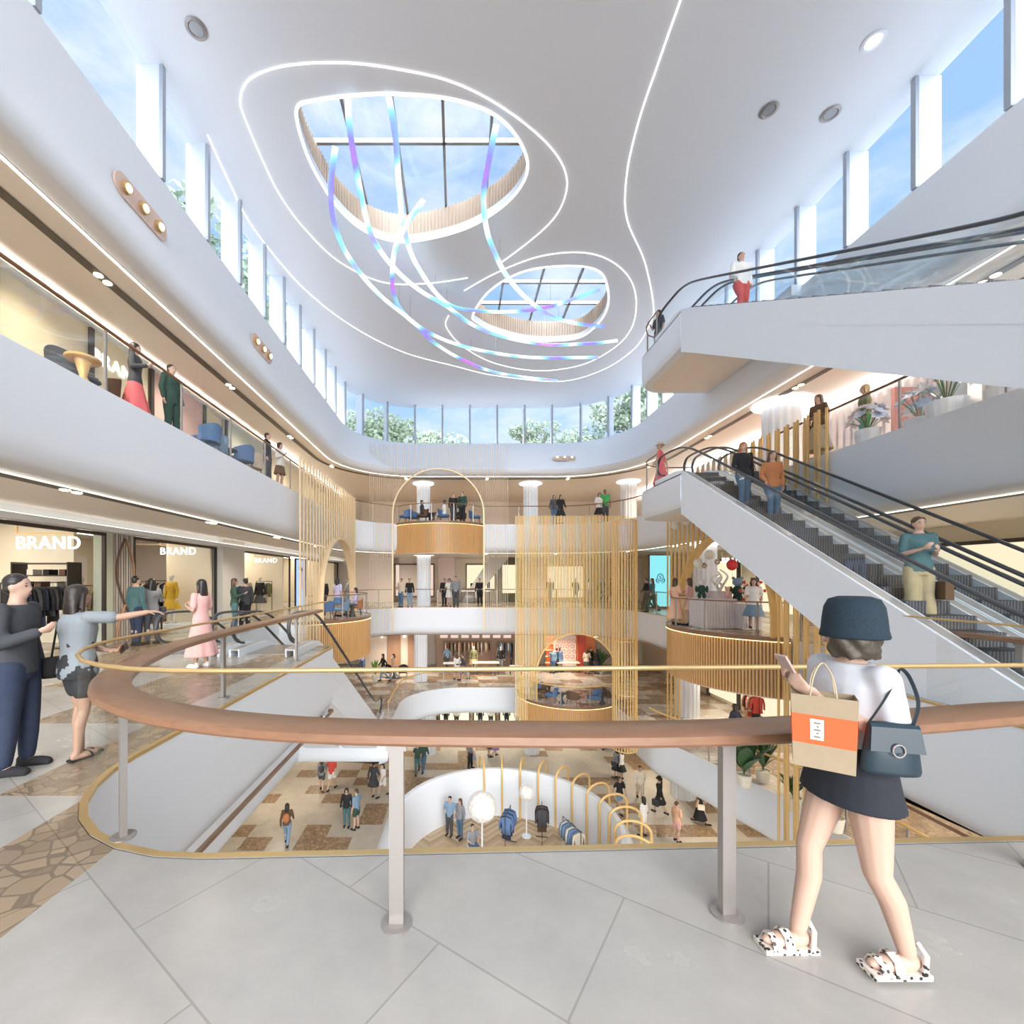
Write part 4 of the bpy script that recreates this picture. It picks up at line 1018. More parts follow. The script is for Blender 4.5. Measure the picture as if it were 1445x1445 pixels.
# ---- upper gallery
person((7.25, 15.5, 4.81), 60, 'stride', 'f', 'coral', ('long', 'coral'), 'bun', 'woman in coral red dress on the landing of the lower right escalators', sleeve=.5, hairc='w', extra=(('hat', 'beige'),))
person((9.45, 11.4, 4.81), 100, 'stand', 'f', 'brown', ('long', 'beige'), 'long', 'woman in brown top and long beige skirt with dark bag on the upper right gallery', sleeve=.5, extra=(('bag', 'dgrey', 1),), hairc='b')
person((10.1, 10.8, 4.81), 60, 'stand', 'f', 'olive', ('trousers', 'green'), 'long', 'person in olive green clothes beside the flower display', hairc='w')
person((-6.6, 8.9, 4.81), -70, 'talk', 'f', 'dgrey', ('long', 'coral'), 'long', 'long haired woman in charcoal top on the upper left gallery')
person((-6.45, 9.8, 4.81), -100, 'stand', 'm', 'dgreen', ('trousers', 'dgreen'), 'short', 'man in dark green at the rail of the upper left gallery')
person((-6.3, 14.4, 4.81), -80, 'stand', 'm', 'black', ('trousers', 'dgrey'), 'short', 'man in black farther along the upper left gallery')
person((-6.3, 15.4, 4.81), -100, 'talk', 'f', 'white', ('skirt', 'brown'), 'bob', 'woman in white farther along the upper left gallery')
person((-.25, 24.6, 4.81), 200, 'stand', 'm', 'black', ('trousers', 'dgrey'), 'short', 'man in black standing on the far arched balcony')
person((.25, 24.55, 4.81), 150, 'stand', 'm', 'dgreen', ('trousers', 'black'), 'short', 'man in dark green jacket standing on the far arched balcony', h=1.76)
pat(782, 740, 4.8, 180, 'stand', 'f', 'dgrey', ('trousers', 'jeans'), 'long', 'long haired woman in jeans, left of a pair at the far upper rail')
pat(791, 740, 4.8, 200, 'stride', 'f', 'black', ('dress', 'black'), 'long', 'woman in black coat, right of a pair at the far upper rail')
pat(846, 738, 4.8, 170, 'stand', 'f', 'white', ('dress', 'black'), 'bob', 'woman in white top beside a man in bright green', sleeve=.5)
pat(854, 738, 4.8, 190, 'stand', 'm', 'green', ('trousers', 'dgrey'), 'short', 'man in bright green t shirt at the far upper rail', sleeve=.5, skin='3', h=1.86)
person((7.2, 15.6, 9.61), 110, 'talk', 'f', 'dgrey', ('trousers', 'grey'), 'long', 'small figure in grey waving on the topmost landing', sleeve=.5)
# ---- riding the right escalators (knee at Y 13)
def rider(Y, x, z0, *a, **k):
    zz = z0-(13.0-Y)*math.tan(R(30))
    n = math.floor((z0-zz)/.2)
    return person((x, Y, z0-.2*n-.24), *a, **k)
rider(10.75, 7.05, 4.8, 175, 'step', 'f', 'black', ('trousers', 'jeans'), 'long', 'ginger haired woman in black top and jeans riding the lower right escalator', hairc='g', extra=(('bag', 'dgrey', -1),))
rider(10.1, 7.3, 4.8, 170, 'step', 'f', 'rust', ('trousers', 'jeans'), 'long', 'woman in rust orange jumper and jeans riding the lower right escalator', hairc='b')
rider(6.75, 7.15, 4.8, 160, 'phone', 'f', 'teal', ('wide', 'khaki'), 'bun', 'woman in teal t shirt and khaki trousers riding the lower right escalator', sleeve=.5, hairc='b', extra=(('tote', 'brown', -1),))
rider(10.9, 7.1, 9.6, 180, 'step', 'm', 'white', ('trousers', 'red'), 'short', 'small figure in white shirt riding the upper right escalator', skin='1')
# ---- middle gallery
for a in ((541, 960, 'walk', 'f', 'black', ('trousers', 'ljeans'), 'woman in black top and pale jeans left of the pair by the potted palm'),
          (556, 960, 'stride', 'f', 'peach', ('trousers', 'ljeans'), 'woman in tan top and pale jeans right of the pair by the potted palm'),
          (511, 949, 'walk', 'm', 'lilac', ('trousers', 'blue'), 'man in lilac shirt beyond the foot of the left escalators'),
          (631, 945, 'stride', 'm', 'ljeans', ('trousers', 'dgrey'), 'man in pale blue shirt in front of the lower clothing shop'),
          (645, 960, 'walk', 'f', 'white', ('skirt', 'black'), 'woman in white top left of the pair behind the brass rail'),
          (654, 960, 'walk', 'm', 'dgrey', ('trousers', 'grey'), 'man in charcoal right of the pair behind the brass rail'),
          (706, 942, 'stand', 'f', 'white', ('dress', 'dgreen'), 'woman in white top and dark green skirt browsing the lower clothing shop'),
          (722, 944, 'stand', 'm', 'dgrey', ('trousers', 'dgrey'), 'man in charcoal coat by the right end of the lower clothing shop'),
          (780, 950, 'talk', 'm', 'ljeans', ('trousers', 'blue'), 'man in pale blue, left of the trio under the lower arch'),
          (785.5, 949, 'stand', 'm', 'navy', ('trousers', 'navy'), 'man in navy, middle of the trio under the lower arch'),
          (791, 948, 'stand', 'f', 'blue', ('skirt', 'ljeans'), 'woman in blue, right of the trio under the lower arch'),
          (828, 951, 'talk', 'f', 'beige', ('skirt', 'dgrey'), 'woman in beige, left of the trio by the orange shop'),
          (834, 948, 'stand', 'm', 'black', ('trousers', 'dgrey'), 'man in black, middle of the trio by the orange shop'),
          (843, 951, 'stand', 'f', 'black', ('long', 'navy'), 'woman in long black dress, right of the trio by the orange shop')):
    pat(a[0], a[1], -4.8, rnd.uniform(0, 360), a[2], a[3], a[4], a[5], 'long' if a[3] == 'f' else 'short', a[6], hairc=rnd.choice('kkb'))
person((10.6, 16.6, -4.79), 30, 'stride', 'f', 'navy', ('dress', 'navy'), 'long', 'woman in dark dress walking under the balloon balcony')
person((10.2, 12.3, -4.79), 20, 'stand', 'm', 'dgrey', ('trousers', 'black'), 'short', 'man in dark trousers behind the right rods on the middle gallery')
# ---- ground floor
for a in ((589, 1091, 'stride', 'f', 'dgreen', ('trousers', 'teal'), 'woman in green, left of the couple walking left of the round pavilion', 'long', ()),
          (597, 1090, 'walk', 'm', 'dgreen', ('trousers', 'jeans'), 'man in dark green jumper and jeans, right of the couple walking left of the pavilion', 'short', ()),
          (663, 1084, 'stand', 'm', 'grey', ('trousers', 'black'), 'man in grey jacket with a carrier bag behind the round pavilion', 'short', (('tote', 'lilac', -1),)),
          (690, 1068, 'stand', 'f', 'black', ('skirt', 'black'), 'woman in black, left of a pair far behind the pavilion', 'long', ()),
          (698, 1068, 'walk', 'f', 'purple', ('dress', 'purple'), 'woman in purple, right of a pair far behind the pavilion', 'long', ()),
          (527, 1122, 'walk', 'f', 'dgrey', ('dress', 'dgrey'), 'woman in charcoal dress, left of a pair near the left middle of the ground floor', 'tail', ()),
          (541, 1124, 'stride', 'f', 'white', ('shorts', 'white'), 'woman in white shirt and shorts, right of a pair left of the pavilion', 'long', ()),
          (454, 1116, 'walk', 'f', 'grey', ('shorts', 'dgrey'), 'woman in grey with backpack under the left gallery edge', 'long', (('pack', 'dgrey'),)),
          (468, 1115, 'stride', 'm', 'red', ('shorts', 'white'), 'person in dark red top with a white bag under the left gallery edge', 'short', (('bag', 'white', 1),)),
          (489, 1166, 'stand', 'f', 'black', ('trousers', 'teal'), 'woman in black, left of the couple in front of the pavilion wall', 'bob', ()),
          (503, 1170, 'stand', 'm', 'ljeans', ('shorts', 'dgreen'), 'man in pale blue shirt and dark shorts, right of the couple by the pavilion', 'short', ()),
          (405, 1192, 'walk', 'f', 'brown', ('trousers', 'ljeans'), 'woman with long black hair and tan backpack, nearest left on the ground floor', 'long', (('pack', 'rust'),)),
          (870, 1098, 'stand', 'f', 'grey', ('dress', 'black'), 'woman with dark bag, left of a pair right of the pavilion', 'long', (('bag', 'navy', -1),)),
          (877, 1100, 'stand', 'f', 'white', ('dress', 'black'), 'woman in white blouse, right of a pair right of the pavilion', 'long', ()),
          (874, 1146, 'stride', 'f', 'black', ('shorts', 'ljeans'), 'woman in open black shirt and denim shorts walking forward', 'long', ()),
          (931, 1148, 'walk', 'f', 'black', ('dress', 'black'), 'woman in sleeveless black dress and sun hat with dark bag', 'tail', (('hat', 'black'), ('tote', 'dgrey', -1))),
          (908, 1180, 'stand', 'f', 'white', ('shorts', 'white'), 'woman in striped white top and white shorts seen from behind', 'long', ()),
          (988, 1162, 'stride', 'f', 'black', ('long', 'black'), 'woman in long black skirt striding at the right of the ground floor', 'bun', (('bag', 'cream', 1),)),
          (955, 1188, 'stand', 'f', 'peach', ('shorts', 'pink'), 'woman in peach top at the near right of the ground floor', 'bun', ()),
          (852, 1056, 'walk', 'm', 'grey', ('trousers', 'black'), 'man in grey, left of a distant pair near the gold column', 'short', ()),
          (858, 1056, 'walk', 'm', 'dgrey', ('trousers', 'black'), 'man in charcoal, right of a distant pair near the gold column', 'short', ()),
          (617, 1046, 'walk', 'f', 'black', ('skirt', 'black'), 'woman in black far at the back of the ground floor', 'long', ()),
          (903, 1131, 'walk', 'm', 'cream', ('trousers', 'beige'), 'small figure in cream at the right of the pavilion', 'short', ())):
    pat(a[0], a[1], -9.6, rnd.uniform(150, 210) if a[0] in (874, 589) else rnd.uniform(-80, 80)+(180 if rnd.random() < .4 else 0), a[2], a[3], a[4], a[5], a[7], a[6], extra=a[8], sleeve=rnd.choice((.5, 1)), hairc=rnd.choice('kkb'), h=1.72 if a[3] == 'f' else 1.8)
def letters(txt, loc, rot, size, m, name='sign', label=None, cat='sign', group=None, parent=None, ext=.02):
    c = bpy.data.curves.new('t', 'FONT'); c.body = txt; c.size = size; c.extrude = ext; c.align_x = 'CENTER'; c.space_character = 1.12; c.offset = .004*size
    o = bpy.data.objects.new('t', c); COL.objects.link(o); dg = bpy.context.evaluated_depsgraph_get(); dg.update()
    me = bpy.data.meshes.new_from_object(o.evaluated_get(dg)); bpy.data.objects.remove(o); me.materials.clear(); me.materials.append(m)
    r = obj(name, me, parent); r.location = loc; r.rotation_euler = rot
    if label: tag(r, label, cat, group)
    return r
# ---- the two people close by, with finer hands and their own things
def add(t, name, mb, m=None, smooth=False, loc=None):
    o = mb.build(name, t, smooth) if m is None else obj(name, mb.mesh(name), t, smooth)
    if m is not None: o.data.materials.clear(); o.data.materials.append(m)
    if loc: o.location = loc
    return o
SPOTS = None
def spotted():
    m, t, n, l = nt('spotted print'); out = n.new('ShaderNodeOutputMaterial'); b = n.new('ShaderNodeBsdfPrincipled'); tc = n.new('ShaderNodeTexCoord')
    v = n.new('ShaderNodeTexVoronoi'); v.inputs['Scale'].default_value = 38; l.new(tc.outputs['Object'], v.inputs['Vector'])
    c = n.new('ShaderNodeMath'); c.operation = 'LESS_THAN'; c.inputs[1].default_value = .33; l.new(v.outputs['Distance'], c.inputs[0])
    x = n.new('ShaderNodeMix'); x.data_type = 'RGBA'; x.inputs[6].default_value = (.72, .66, .60, 1); x.inputs[7].default_value = (.03, .025, .02, 1)
    l.new(c.outputs[0], x.inputs[0]); l.new(x.outputs[2], b.inputs['Base Color']); l.new(b.outputs[0], out.inputs[0]); return m
def graphic_tee():
    m, t, n, l = nt('grey tee with dark print'); out = n.new('ShaderNodeOutputMaterial'); b = n.new('ShaderNodeBsdfPrincipled'); b.inputs['Roughness'].default_value = .85; tc = n.new('ShaderNodeTexCoord')
    v = n.new('ShaderNodeTexNoise'); v.inputs['Scale'].default_value = 7; v.inputs['Detail'].default_value = 3; l.new(tc.outputs['Object'], v.inputs['Vector'])
    c = n.new('ShaderNodeMath'); c.operation = 'GREATER_THAN'; c.inputs[1].default_value = .5; l.new(v.outputs[0], c.inputs[0])
    s = n.new('ShaderNodeSeparateXYZ'); l.new(tc.outputs['Object'], s.inputs[0])
    z = n.new('ShaderNodeMath'); z.operation = 'LESS_THAN'; z.inputs[1].default_value = 1.16; l.new(s.outputs[2], z.inputs[0])
    y = n.new('ShaderNodeMath'); y.operation = 'MULTIPLY'; l.new(c.outputs[0], y.inputs[0]); l.new(z.outputs[0], y.inputs[1])
    x = n.new('ShaderNodeMix'); x.data_type = 'RGBA'; x.inputs[6].default_value = (.24, .27, .29, 1); x.inputs[7].default_value = (.025, .027, .03, 1)
    l.new(y.outputs[0], x.inputs[0]); l.new(x.outputs[2], b.inputs['Base Color']); l.new(b.outputs[0], out.inputs[0]); return m
def near_person(p, face, pose, label, h, top_m, hair_style, hair_m, skin, tee, z_hem, look=0.0):
    t = thing('person', label, 'person', p, R(face)); s = h/1.70; t.scale = (s, s, s)
    b = obj('body', make_body(pose, 'f', .0075, look, .0088, .55), t); b.data.materials.append(skin)
    f = obj('facial_features', make_face(pose, 'f', look), t)
    hr = obj('hair', make_hair(pose, 'f', hair_style, look, .009), t); hr.data.materials.append(hair_m)
    me = make_top(pose, 'f', .5, z_hem, tee, .011); o = obj('t_shirt', me, t); me.materials.append(top_m)
    return t
# woman in the hat
wp = V((1.74, 1.93, 0))
hw = near_person(wp, 90, 'phonewalk', 'woman in dark bucket hat and white t shirt holding a phone beside the walnut handrail', 1.56, mat('white cotton', (.60, .61, .65), .85), 'wavy', mat('wavy ash brown hair', (.065, .052, .036), .5, bump=.6, nscale=60, noise_amt=.4), SKIN, .022, 1.0, R(-40))
letters('NOTE', (.055, .1435, 1.245), (R(90), 0, R(180)), .035, mat('grey print', (.12, .14, .2), .7), 'shirt_lettering', parent=hw, ext=.0015)
o = obj('skirt', make_skirt('phonewalk', 'f', .80, .012, 1.12, .012, .024), hw); o.data.materials.append(cloth((.03, .035, .05)))
SPOTS = spotted()
J = joints('phonewalk', 'f')
m = MB()
for S in J['sides']:
    a = S['a']; m.box(a.x-.047, a.y-.075, a.z-.10, a.x+.047, a.y+.19, a.z-.075, SPOTS)
    for dy, zz in ((.13, -.035), (.07, -.015)): m.tube([(a.x-.05, a.y+dy, a.z-.085), (a.x-.035, a.y+dy, a.z+zz-.01), (a.x, a.y+dy, a.z+zz+.005), (a.x+.035, a.y+dy, a.z+zz-.01), (a.x+.05, a.y+dy, a.z-.085)], .016, SPOTS, 8, flat=(1.5, .4))
    m.tube([(a.x-.045, a.y-.04, a.z-.08), (a.x-.04, a.y-.05, a.z+.01), (a.x, a.y-.055, a.z+.03), (a.x+.04, a.y-.05, a.z+.01), (a.x+.045, a.y-.04, a.z-.08)], .012, SPOTS, 8)
m.build('sandals', hw)
HATM = mat('dark speckled felt', (.014, .03, .045), .9, noise_amt=.5, nscale=120, bump=.4)
m = MB(); m.lathe([(.112, 1.588), (.128, 1.570), (.131, 1.578), (.124, 1.61), (.12, 1.66), (.113, 1.715), (.096, 1.752), (.06, 1.766), (.03, 1.756), (.001, 1.752)], (-.006, -.012, 0), 32)
o = add(hw, 'hat', m, HATM, True)
m = MB(); m.box(-.036, -.005, -.072, .036, .005, .072, mat('phone shell', (.55, .40, .36), .3, .3)); m.box(-.03, -.0075, -.06, .03, -.0045, .06, mat('phone glass', (.08, .08, .09), .1))
o = m.build('phone', hw); o.location = (-.01, .30, 1.275); o.rotation_euler = (R(-30), 0, R(8)); ph = o
tag(ph, 'x', 'x'); del ph['label'], ph['category']
# things she carries are things of their own
ph.parent = None; bpy.context.view_layer.update(); ph.matrix_world = hw.matrix_world @ Matrix.Translation((-.005, .305, 1.42)) @ Matrix.Rotation(R(-30), 4, 'X')
tag(ph, 'pale rose phone held up by the woman in the bucket hat', 'phone')
KRAFT = mat('kraft paper', (.36, .28, .185), .8, noise_amt=.08, nscale=20)
pb = thing('paper_bag', 'kraft paper shopping bag with orange band carried by the woman in the hat', 'paper bag', (1.50, 1.79, .93), R(-36)); pb.scale = (.84, .9, .98)
m = MB()
v = [(-.115, -.06, 0), (.115, -.06, 0), (.115, .06, 0), (-.115, .06, 0), (-.125, -.065, .30), (.125, -.065, .30), (.125, .065, .30), (-.125, .065, .30), (-.123, -.063, .30), (.123, -.063, .30), (.123, .063, .30), (-.123, .063, .30), (-.113, -.058, .01), (.113, -.058, .01), (.113, .058, .01), (-.113, .058, .01)]
m.add(v, [(3, 2, 1, 0), (0, 1, 5, 4), (1, 2, 6, 5), (2, 3, 7, 6), (3, 0, 4, 7), (4, 5, 9, 8), (5, 6, 10, 9), (6, 7, 11, 10), (7, 4, 8, 11), (9, 8, 12, 13), (10, 9, 13, 14), (11, 10, 14, 15), (8, 11, 15, 12), (12, 13, 14, 15)], KRAFT); m.build('bag_body', pb)
ORG = mat('orange red print', (.85, .12, .03), .6)
m = MB()
def bagq(z0, z1, e, mm, x0=-1, x1=1):
    for (ya, sg) in ((-1, 1),):
        w0 = .115+.01*z0/.3; w1 = .115+.01*z1/.3; y0 = .06+.005*z0/.3+e; y1 = .06+.005*z1/.3+e
        m.add([(w0*x0, -y0, z0), (w0*x1, -y0, z0), (w1*x1, -y1, z1), (w1*x0, -y1, z1)], [(0, 1, 2, 3)], mm)
bagq(.10, .22, .0012, ORG)
for sx in (1, -1): m.add([(sx*(.1193), -.0622, .10), (sx*.1193, .0622, .10), (sx*.1236, .0645, .22), (sx*.1236, -.0645, .22)], [(0, 1, 2, 3)], ORG)
m.build('orange_band', pb)
m = MB(); bagq(.12, .205, .003, mat('white label', (.85, .84, .82), .6), -.42, .0); m.build('label', pb)
m = MB(); 
for k in range(5): m.box(-.035+(k % 2)*.01, -.0695, .13+k*.014, -.012-(k % 2)*.006, -.0675, .137+k*.014, mat('label ink', (.25, .22, .2), .7))
m.build('label_mark', pb)
m = MB()
for y in (-.055, .055): m.tube(catmull([V((-.05, y, .295)), V((-.035, y*.8, .38)), V((0, 0, .43)), V((.035, y*.8, .38)), V((.05, y, .295))], 5), .003, mat('twisted cord', (.55, .45, .3), .8), 6)
m.build('handles', pb)
LEA = mat('dark teal leather', (.016, .034, .048), .35, bump=.15, nscale=60)
sb = thing('shoulder_bag', 'dark teal leather shoulder bag at the hip of the woman in the hat', 'shoulder bag', (1.71, 1.72, .93), R(-14)); sb.scale = (.66, .7, .8)
m = MB(); m.loft([((0, 0, 0), .145, .05), ((0, 0, .02), .152, .055), ((0, 0, .12), .14, .045), ((0, 0, .235), .118, .028), ((0, 0, .25), .11, .02)], LEA, 20); m.build('bag_body', sb, True)
m = MB(); m.add([(-.12, -.045, .235), (.12, -.045, .235), (.135, -.062, .12), (-.135, -.062, .12), (-.12, -.03, .25), (.12, -.03, .25)], [(0, 1, 2, 3), (4, 5, 1, 0)], LEA); m.build('flap', sb)
m = MB(); m.tube([(.03*math.cos(q*PI/8), -.068, .13+.03*math.sin(q*PI/8)) for q in range(16)], .004, STEEL, 6, True); m.build('ring_clasp', sb)
m = MB(); m.tube(catmull([V((-.11, 0, .24)), V((-.03, .0, .36)), V((.06, .05, .46)), V((.12, .11, .50)), V((.16, .10, .46)), V((.15, .02, .35)), V((.11, 0, .24))], 6), .007, LEA, 8, flat=(1.6, .5)); m.build('strap', sb)
# woman pointing
pw = near_person(at(110, 1070, 0), -22, 'point', 'woman in grey printed t shirt with long black hair pointing right on the left walkway', 1.62, graphic_tee(), 'long', mat('long black hair', (.03, .022, .018), .4, bump=.5, nscale=50), SKIN2, .035, .80)
o = obj('shorts', make_trousers('point', 'f', .45), pw); o.data.materials.append(cloth((.05, .055, .06)))
J = joints('point', 'f'); m = MB(); BL = cloth((.03, .03, .03))
for S in J['sides']:
    a = S['a']; m.box(a.x-.046, a.y-.07, a.z-.09, a.x+.046, a.y+.185, a.z-.072, BL)
    m.tube([(a.x-.048, a.y+.11, a.z-.075), (a.x-.03, a.y+.1, a.z-.035), (a.x+.03, a.y+.1, a.z-.035), (a.x+.048, a.y+.11, a.z-.075)], .018, BL, 8, flat=(1.6, .35))
m.build('sandals', pw)
m = MB(); m.loft([((-.26, -.08, .80), .07, .09), ((-.27, -.08, .88), .085, .105), ((-.25, -.08, 1.0), .06, .08)], BL, 16); m.tube([(-.24, -.10, 1.0), (-.15, -.10, 1.30), (-.07, -.03, 1.47), (.0, .11, 1.35), (-.16, .05, 1.02)], .009, BL, 6)
m.build('hand_bag', pw, True)
m = MB(); m.box(-.035, -.004, -.07, .035, .004, .07, mat('black phone', (.03, .03, .035), .2)); o = m.build('phone'); bpy.context.view_layer.update()
o.matrix_world = pw.matrix_world @ Matrix.Translation((.20, .30, 1.06)) @ Matrix.Rotation(R(60), 4, 'Y'); tag(o, 'dark phone in the lowered hand of the pointing woman', 'phone')
person(at(24, 1086, 0), -75, 'talk', 'm', 'dgrey', ('trousers', 'navy'), 'short', 'man in charcoal jacket and navy trousers at the far left edge, facing the pointing woman', h=1.72)

# ================================================================== lettering
SIGNM = emis('white lit letters', (1, .97, .9), .8)
def brand(loc, rot, size, label, brackets=True):
    t = thing('shop_sign', label, 'shop sign', loc, 0, 'lit lettering signs over the shops'); t.rotation_euler = rot
    letters('BRAND', (0, 0, 0), (0, 0, 0), size, SIGNM, 'letters', parent=t)
    if brackets:
        for x in (-size*1.75, size*1.45): MB().box(x-.015, size*.9, -.02, x+.015, size*1.5, .01, GOLD).build('bracket', t)
        MB().box(-size*1.75, size*.85, -.02, size*1.45, size*.9, .0, GOLD).build('bar', t)
RL = (R(90), 0, R(90)); RRt = (R(90), 0, R(-90)); RF = (R(90), 0, 0)
brand((-10.45, 11.1, 2.45), RF, .46, 'lit white sign with five letters over the nearest left shop')
brand((-10.0, 15.55, 2.55), RF, .36, 'lit white sign with five letters above the mustard coat window')
brand((-9.75, 22.1, 2.5), RF, .32, 'lit white sign with five letters over the third left shop')
brand((-8.1, 10.4, 6.55), RL, .42, 'large lettering sign on the shop wall of the upper left gallery', False)
brand((11.3, 17.8, 2.35), RF, .28, 'small lit sign behind the balloon display')

# ================================================================== shops on the left walkway
DF = mat('dark bronze frame', (.06, .05, .045), .4, .3)
LILW = mat('lilac white wall', (.80, .74, .74), .6)
def part_wall(x0, y0, z0, x1, y1, z1, m, label): return struct(MB().box(x0, y0, z0, x1, y1, z1, m).build('wall_shop'), label)
def shop_light(x, y, z, sx, sy, label): return tag(MB().box(x-sx/2, y-sy/2, z-.03, x+sx/2, y+sy/2, z, SHOPL).build('ceiling_light'), label, 'ceiling light', 'lit ceiling panels in the shops')
for y0, y1, nm in ((5.5, 11.1, 'nearest left shop'), (12.05, 16.2, 'shop with the mustard coat'), (17.9, 23.3, 'third left shop'), (25.8, 32.6, 'farthest left shop')):
    shop_light(-11.4, (y0+y1)/2, 3.14, 1.2, y1-y0-1.2, 'warm lit ceiling panel inside the '+nm)
    part_wall({11.1: -13.9, 16.2: -10.65}.get(y1, -14), {11.1: 11.5, 16.2: 15.9}.get(y1, y1-.8), 0, {11.1: -10.15}.get(y1, -9.05), {11.1: 11.6, 16.2: 16.0}.get(y1, y1-.7), 3.17, CREAM, 'cream display wall of the '+nm)
    part_wall(-13.9, y0, 0, -13.8, y1, 2.5, LILW, 'back panel of the '+nm)
    t = thing('storefront', 'dark bronze frame around the opening of the '+nm, 'shop front', (-9, y0, 0), 0, 'dark shopfront frames on the left')
    MB().box(-.04, 0, 2.78, .04, y1-y0, 2.86, DF).build('header', t)
    for k in (0, 1): MB().box(-.04, k*(y1-y0-.06), 0, .04, k*(y1-y0-.06)+.06, 2.8, DF).build('upright', t)
part_wall(-14, 18.4, 0, -9.7, 18.5, 3.1, LILW, 'lilac white inner wall seen past the mustard coat')
struct(MB().box(-9.6, 16.2, 0, -8.75, 17.85, 3.17, mat('pale grey pier', (.66, .66, .64), .5)).build('wall_pier'), 'pale grey pier between the second and third left shop')
struct(MB().box(-9.3, 11.1, 0, -8.95, 11.3, 3.17, mat('sage pier', (.50, .54, .44), .5)).build('wall_pier'), 'sage green pier')
# ribbed column with crossing ribbons
t = thing('ribbed_column', 'ribbed grey brown column with two crossing curved bands between the left shops', 'column', (-8.95, 11.72, 0))
m = MB()
for k in range(9): m.box(-.12, -.38+k*.088, 0, -.02, -.38+k*.088+.055, 2.9, (TAUPE, mat('silver rib', (.6, .6, .62), .4, .3))[k % 2])
m.box(-.3, -.40, 0, -.12, .42, 2.9, TAUPE); m.build('ribs', t)
for s in (1, -1): MB().tube([(.0, s*.30*math.cos(z*1.75), .1+z*1.0) for z in [q*.14 for q in range(20)]], .028, BROWN if s > 0 else mat('copper band', (.45, .26, .15), .4), 6).build('curved_band', t)
# garments, racks, mannequins
def garment_mesh(L=.85, w=.24):
    m = MB(); m.loft([((0, 0, -.06), .03, .02), ((0, 0, -.10), w*.85, .028), ((0, 0, -.18), w, .035), ((0, 0, -.45), w*.72, .032), ((0, 0, -L), w*.9, .045)], None, 12)
    for s in (1, -1): m.tube([(s*w*.8, 0, -.13), (s*w*1.08, 0, -.35), (s*w*1.1, 0, -.60)], [.045, .038, .032], None, 8)
    m.tube([(0, 0, -.05), (0, 0, -.015), (.018, 0, .0), (.0, 0, .02)], .004, None, 5)
    return m.mesh('garment')
GM = [garment_mesh(.75), garment_mesh(1.0, .22), garment_mesh(.62, .25)]
for g_ in GM: g_.shade_smooth()
NAMES = dict(black='black', white='white', grey='grey', dgrey='charcoal', navy='navy', blue='blue', cream='cream', beige='beige', brown='brown', rust='rust', khaki='khaki', yellow='yellow', ljeans='pale blue', teal='teal', red='red', lilac='lilac', coral='coral', olive='olive')
def rack(x, y, z, ang, n, cols, where, W_=None, h=1.55, frame=True):
    """a rail along local X with n garments hung across it"""
    w = W_ or n*.085+.2
    t = thing('clothes_rail', 'metal clothes rail '+where, 'clothes rail', (x, y, z), ang, 'clothes rails')
    MB().tube([(-w/2, 0, h), (w/2, 0, h)], .014, DF, 8).build('rail', t)
    for s in (-1, 1): MB().tube([(s*w/2, 0, h), (s*w/2, 0, 0.02)], .014, DF, 8).build('post', t); MB().box(s*w/2-.02, -.25, 0, s*w/2+.02, .25, .025, DF).build('foot', t)
    M = Matrix.Translation((x, y, z)) @ Matrix.Rotation(ang, 4, 'Z')
    for k in range(n):
        c = cols[k % len(cols)]; me = withmat(('gar', k % 3), GM[k % 3], cloth(c)); p = M @ V(((k+.5)/n*(w-.16)-(w-.16)/2, 0, h-.035))
        o = obj('garment', me); o.location = p; o.rotation_euler = (0, 0, ang+R(90)+rnd.uniform(-.12, .12))
        tag(o, f'{NAMES[c]} garment hanging on the rail '+where, 'garment', 'garments '+where)
rack(-9.65, 9.9, 0, R(78), 12, ['black', 'dgrey', 'black', 'navy'], 'inside the nearest left shop', h=1.6)
rack(-10.15, 11.9, 0, R(15), 9, ['yellow', 'yellow', 'cream', 'grey'], 'by the sage pier', h=1.5)
rack(-11.3, 15.0, 0, R(20), 12, ['grey', 'black', 'beige', 'black'], 'left of the mustard coat', h=1.6)
rack(-12.0, 17.6, 0, R(0), 12, ['cream', 'black', 'dgrey'], 'behind the standing couple', h=1.6)
rack(-10.9, 21.3, 0, R(0), 10, ['cream', 'beige', 'dgrey'], 'in the left half of the third left shop')
rack(-9.75, 21.9, 0, R(0), 7, ['olive', 'cream', 'dgrey'], 'in the right half of the third left shop')
MANN = mat('pale mannequin', (.78, .75, .70), .4)
def mannequin(p, face, top, bottom, label, kind='dress', h=1.75):
    t = thing('mannequin', label, 'mannequin', p, R(face), 'dressed mannequins'); s = h/1.7; t.scale = (s, s, s)
    obj('body', withmat(('body', 'stand', 'f'), cached(('body', 'stand', 'f'), lambda: make_body('stand', 'f')), MANN), t)
    obj('jacket', withmat(('top', 'stand', 'f', 1), cached(('top', 'stand', 'f', 1), lambda: make_top('stand', 'f', 1)), cloth(top)), t)
    if kind == 'dress': obj('coat_skirt', withmat(('dr', 'stand', 'f'), cached(('dr', 'stand', 'f'), lambda: make_skirt('stand', 'f', .50, .13)), cloth(bottom)), t)
    else: obj('trousers', withmat(('tr', 'stand', 'f'), cached(('tr', 'stand', 'f'), lambda: make_trousers('stand', 'f')), cloth(bottom)), t)
    MB().lathe([(.2, 0), (.2, .015), (.02, .02)], n=20, m=STEEL).build('base', t)
mannequin((-10.1, 15.35, .12), 170, (.62, .40, .04), (.62, .40, .04), 'mannequin in belted mustard coat in the left shop window', h=1.7)
tag(MB().box(-10.6, 14.9, .0, -9.3, 15.85, .12, WHITE).build('display_plinth'), 'low white plinth under the mustard coat mannequin', 'plinth')
mannequin((-9.75, 11.25, 0), 150, 'grey', 'cream', 'mannequin in grey jacket and cream trousers by the sage pier', 'tr')
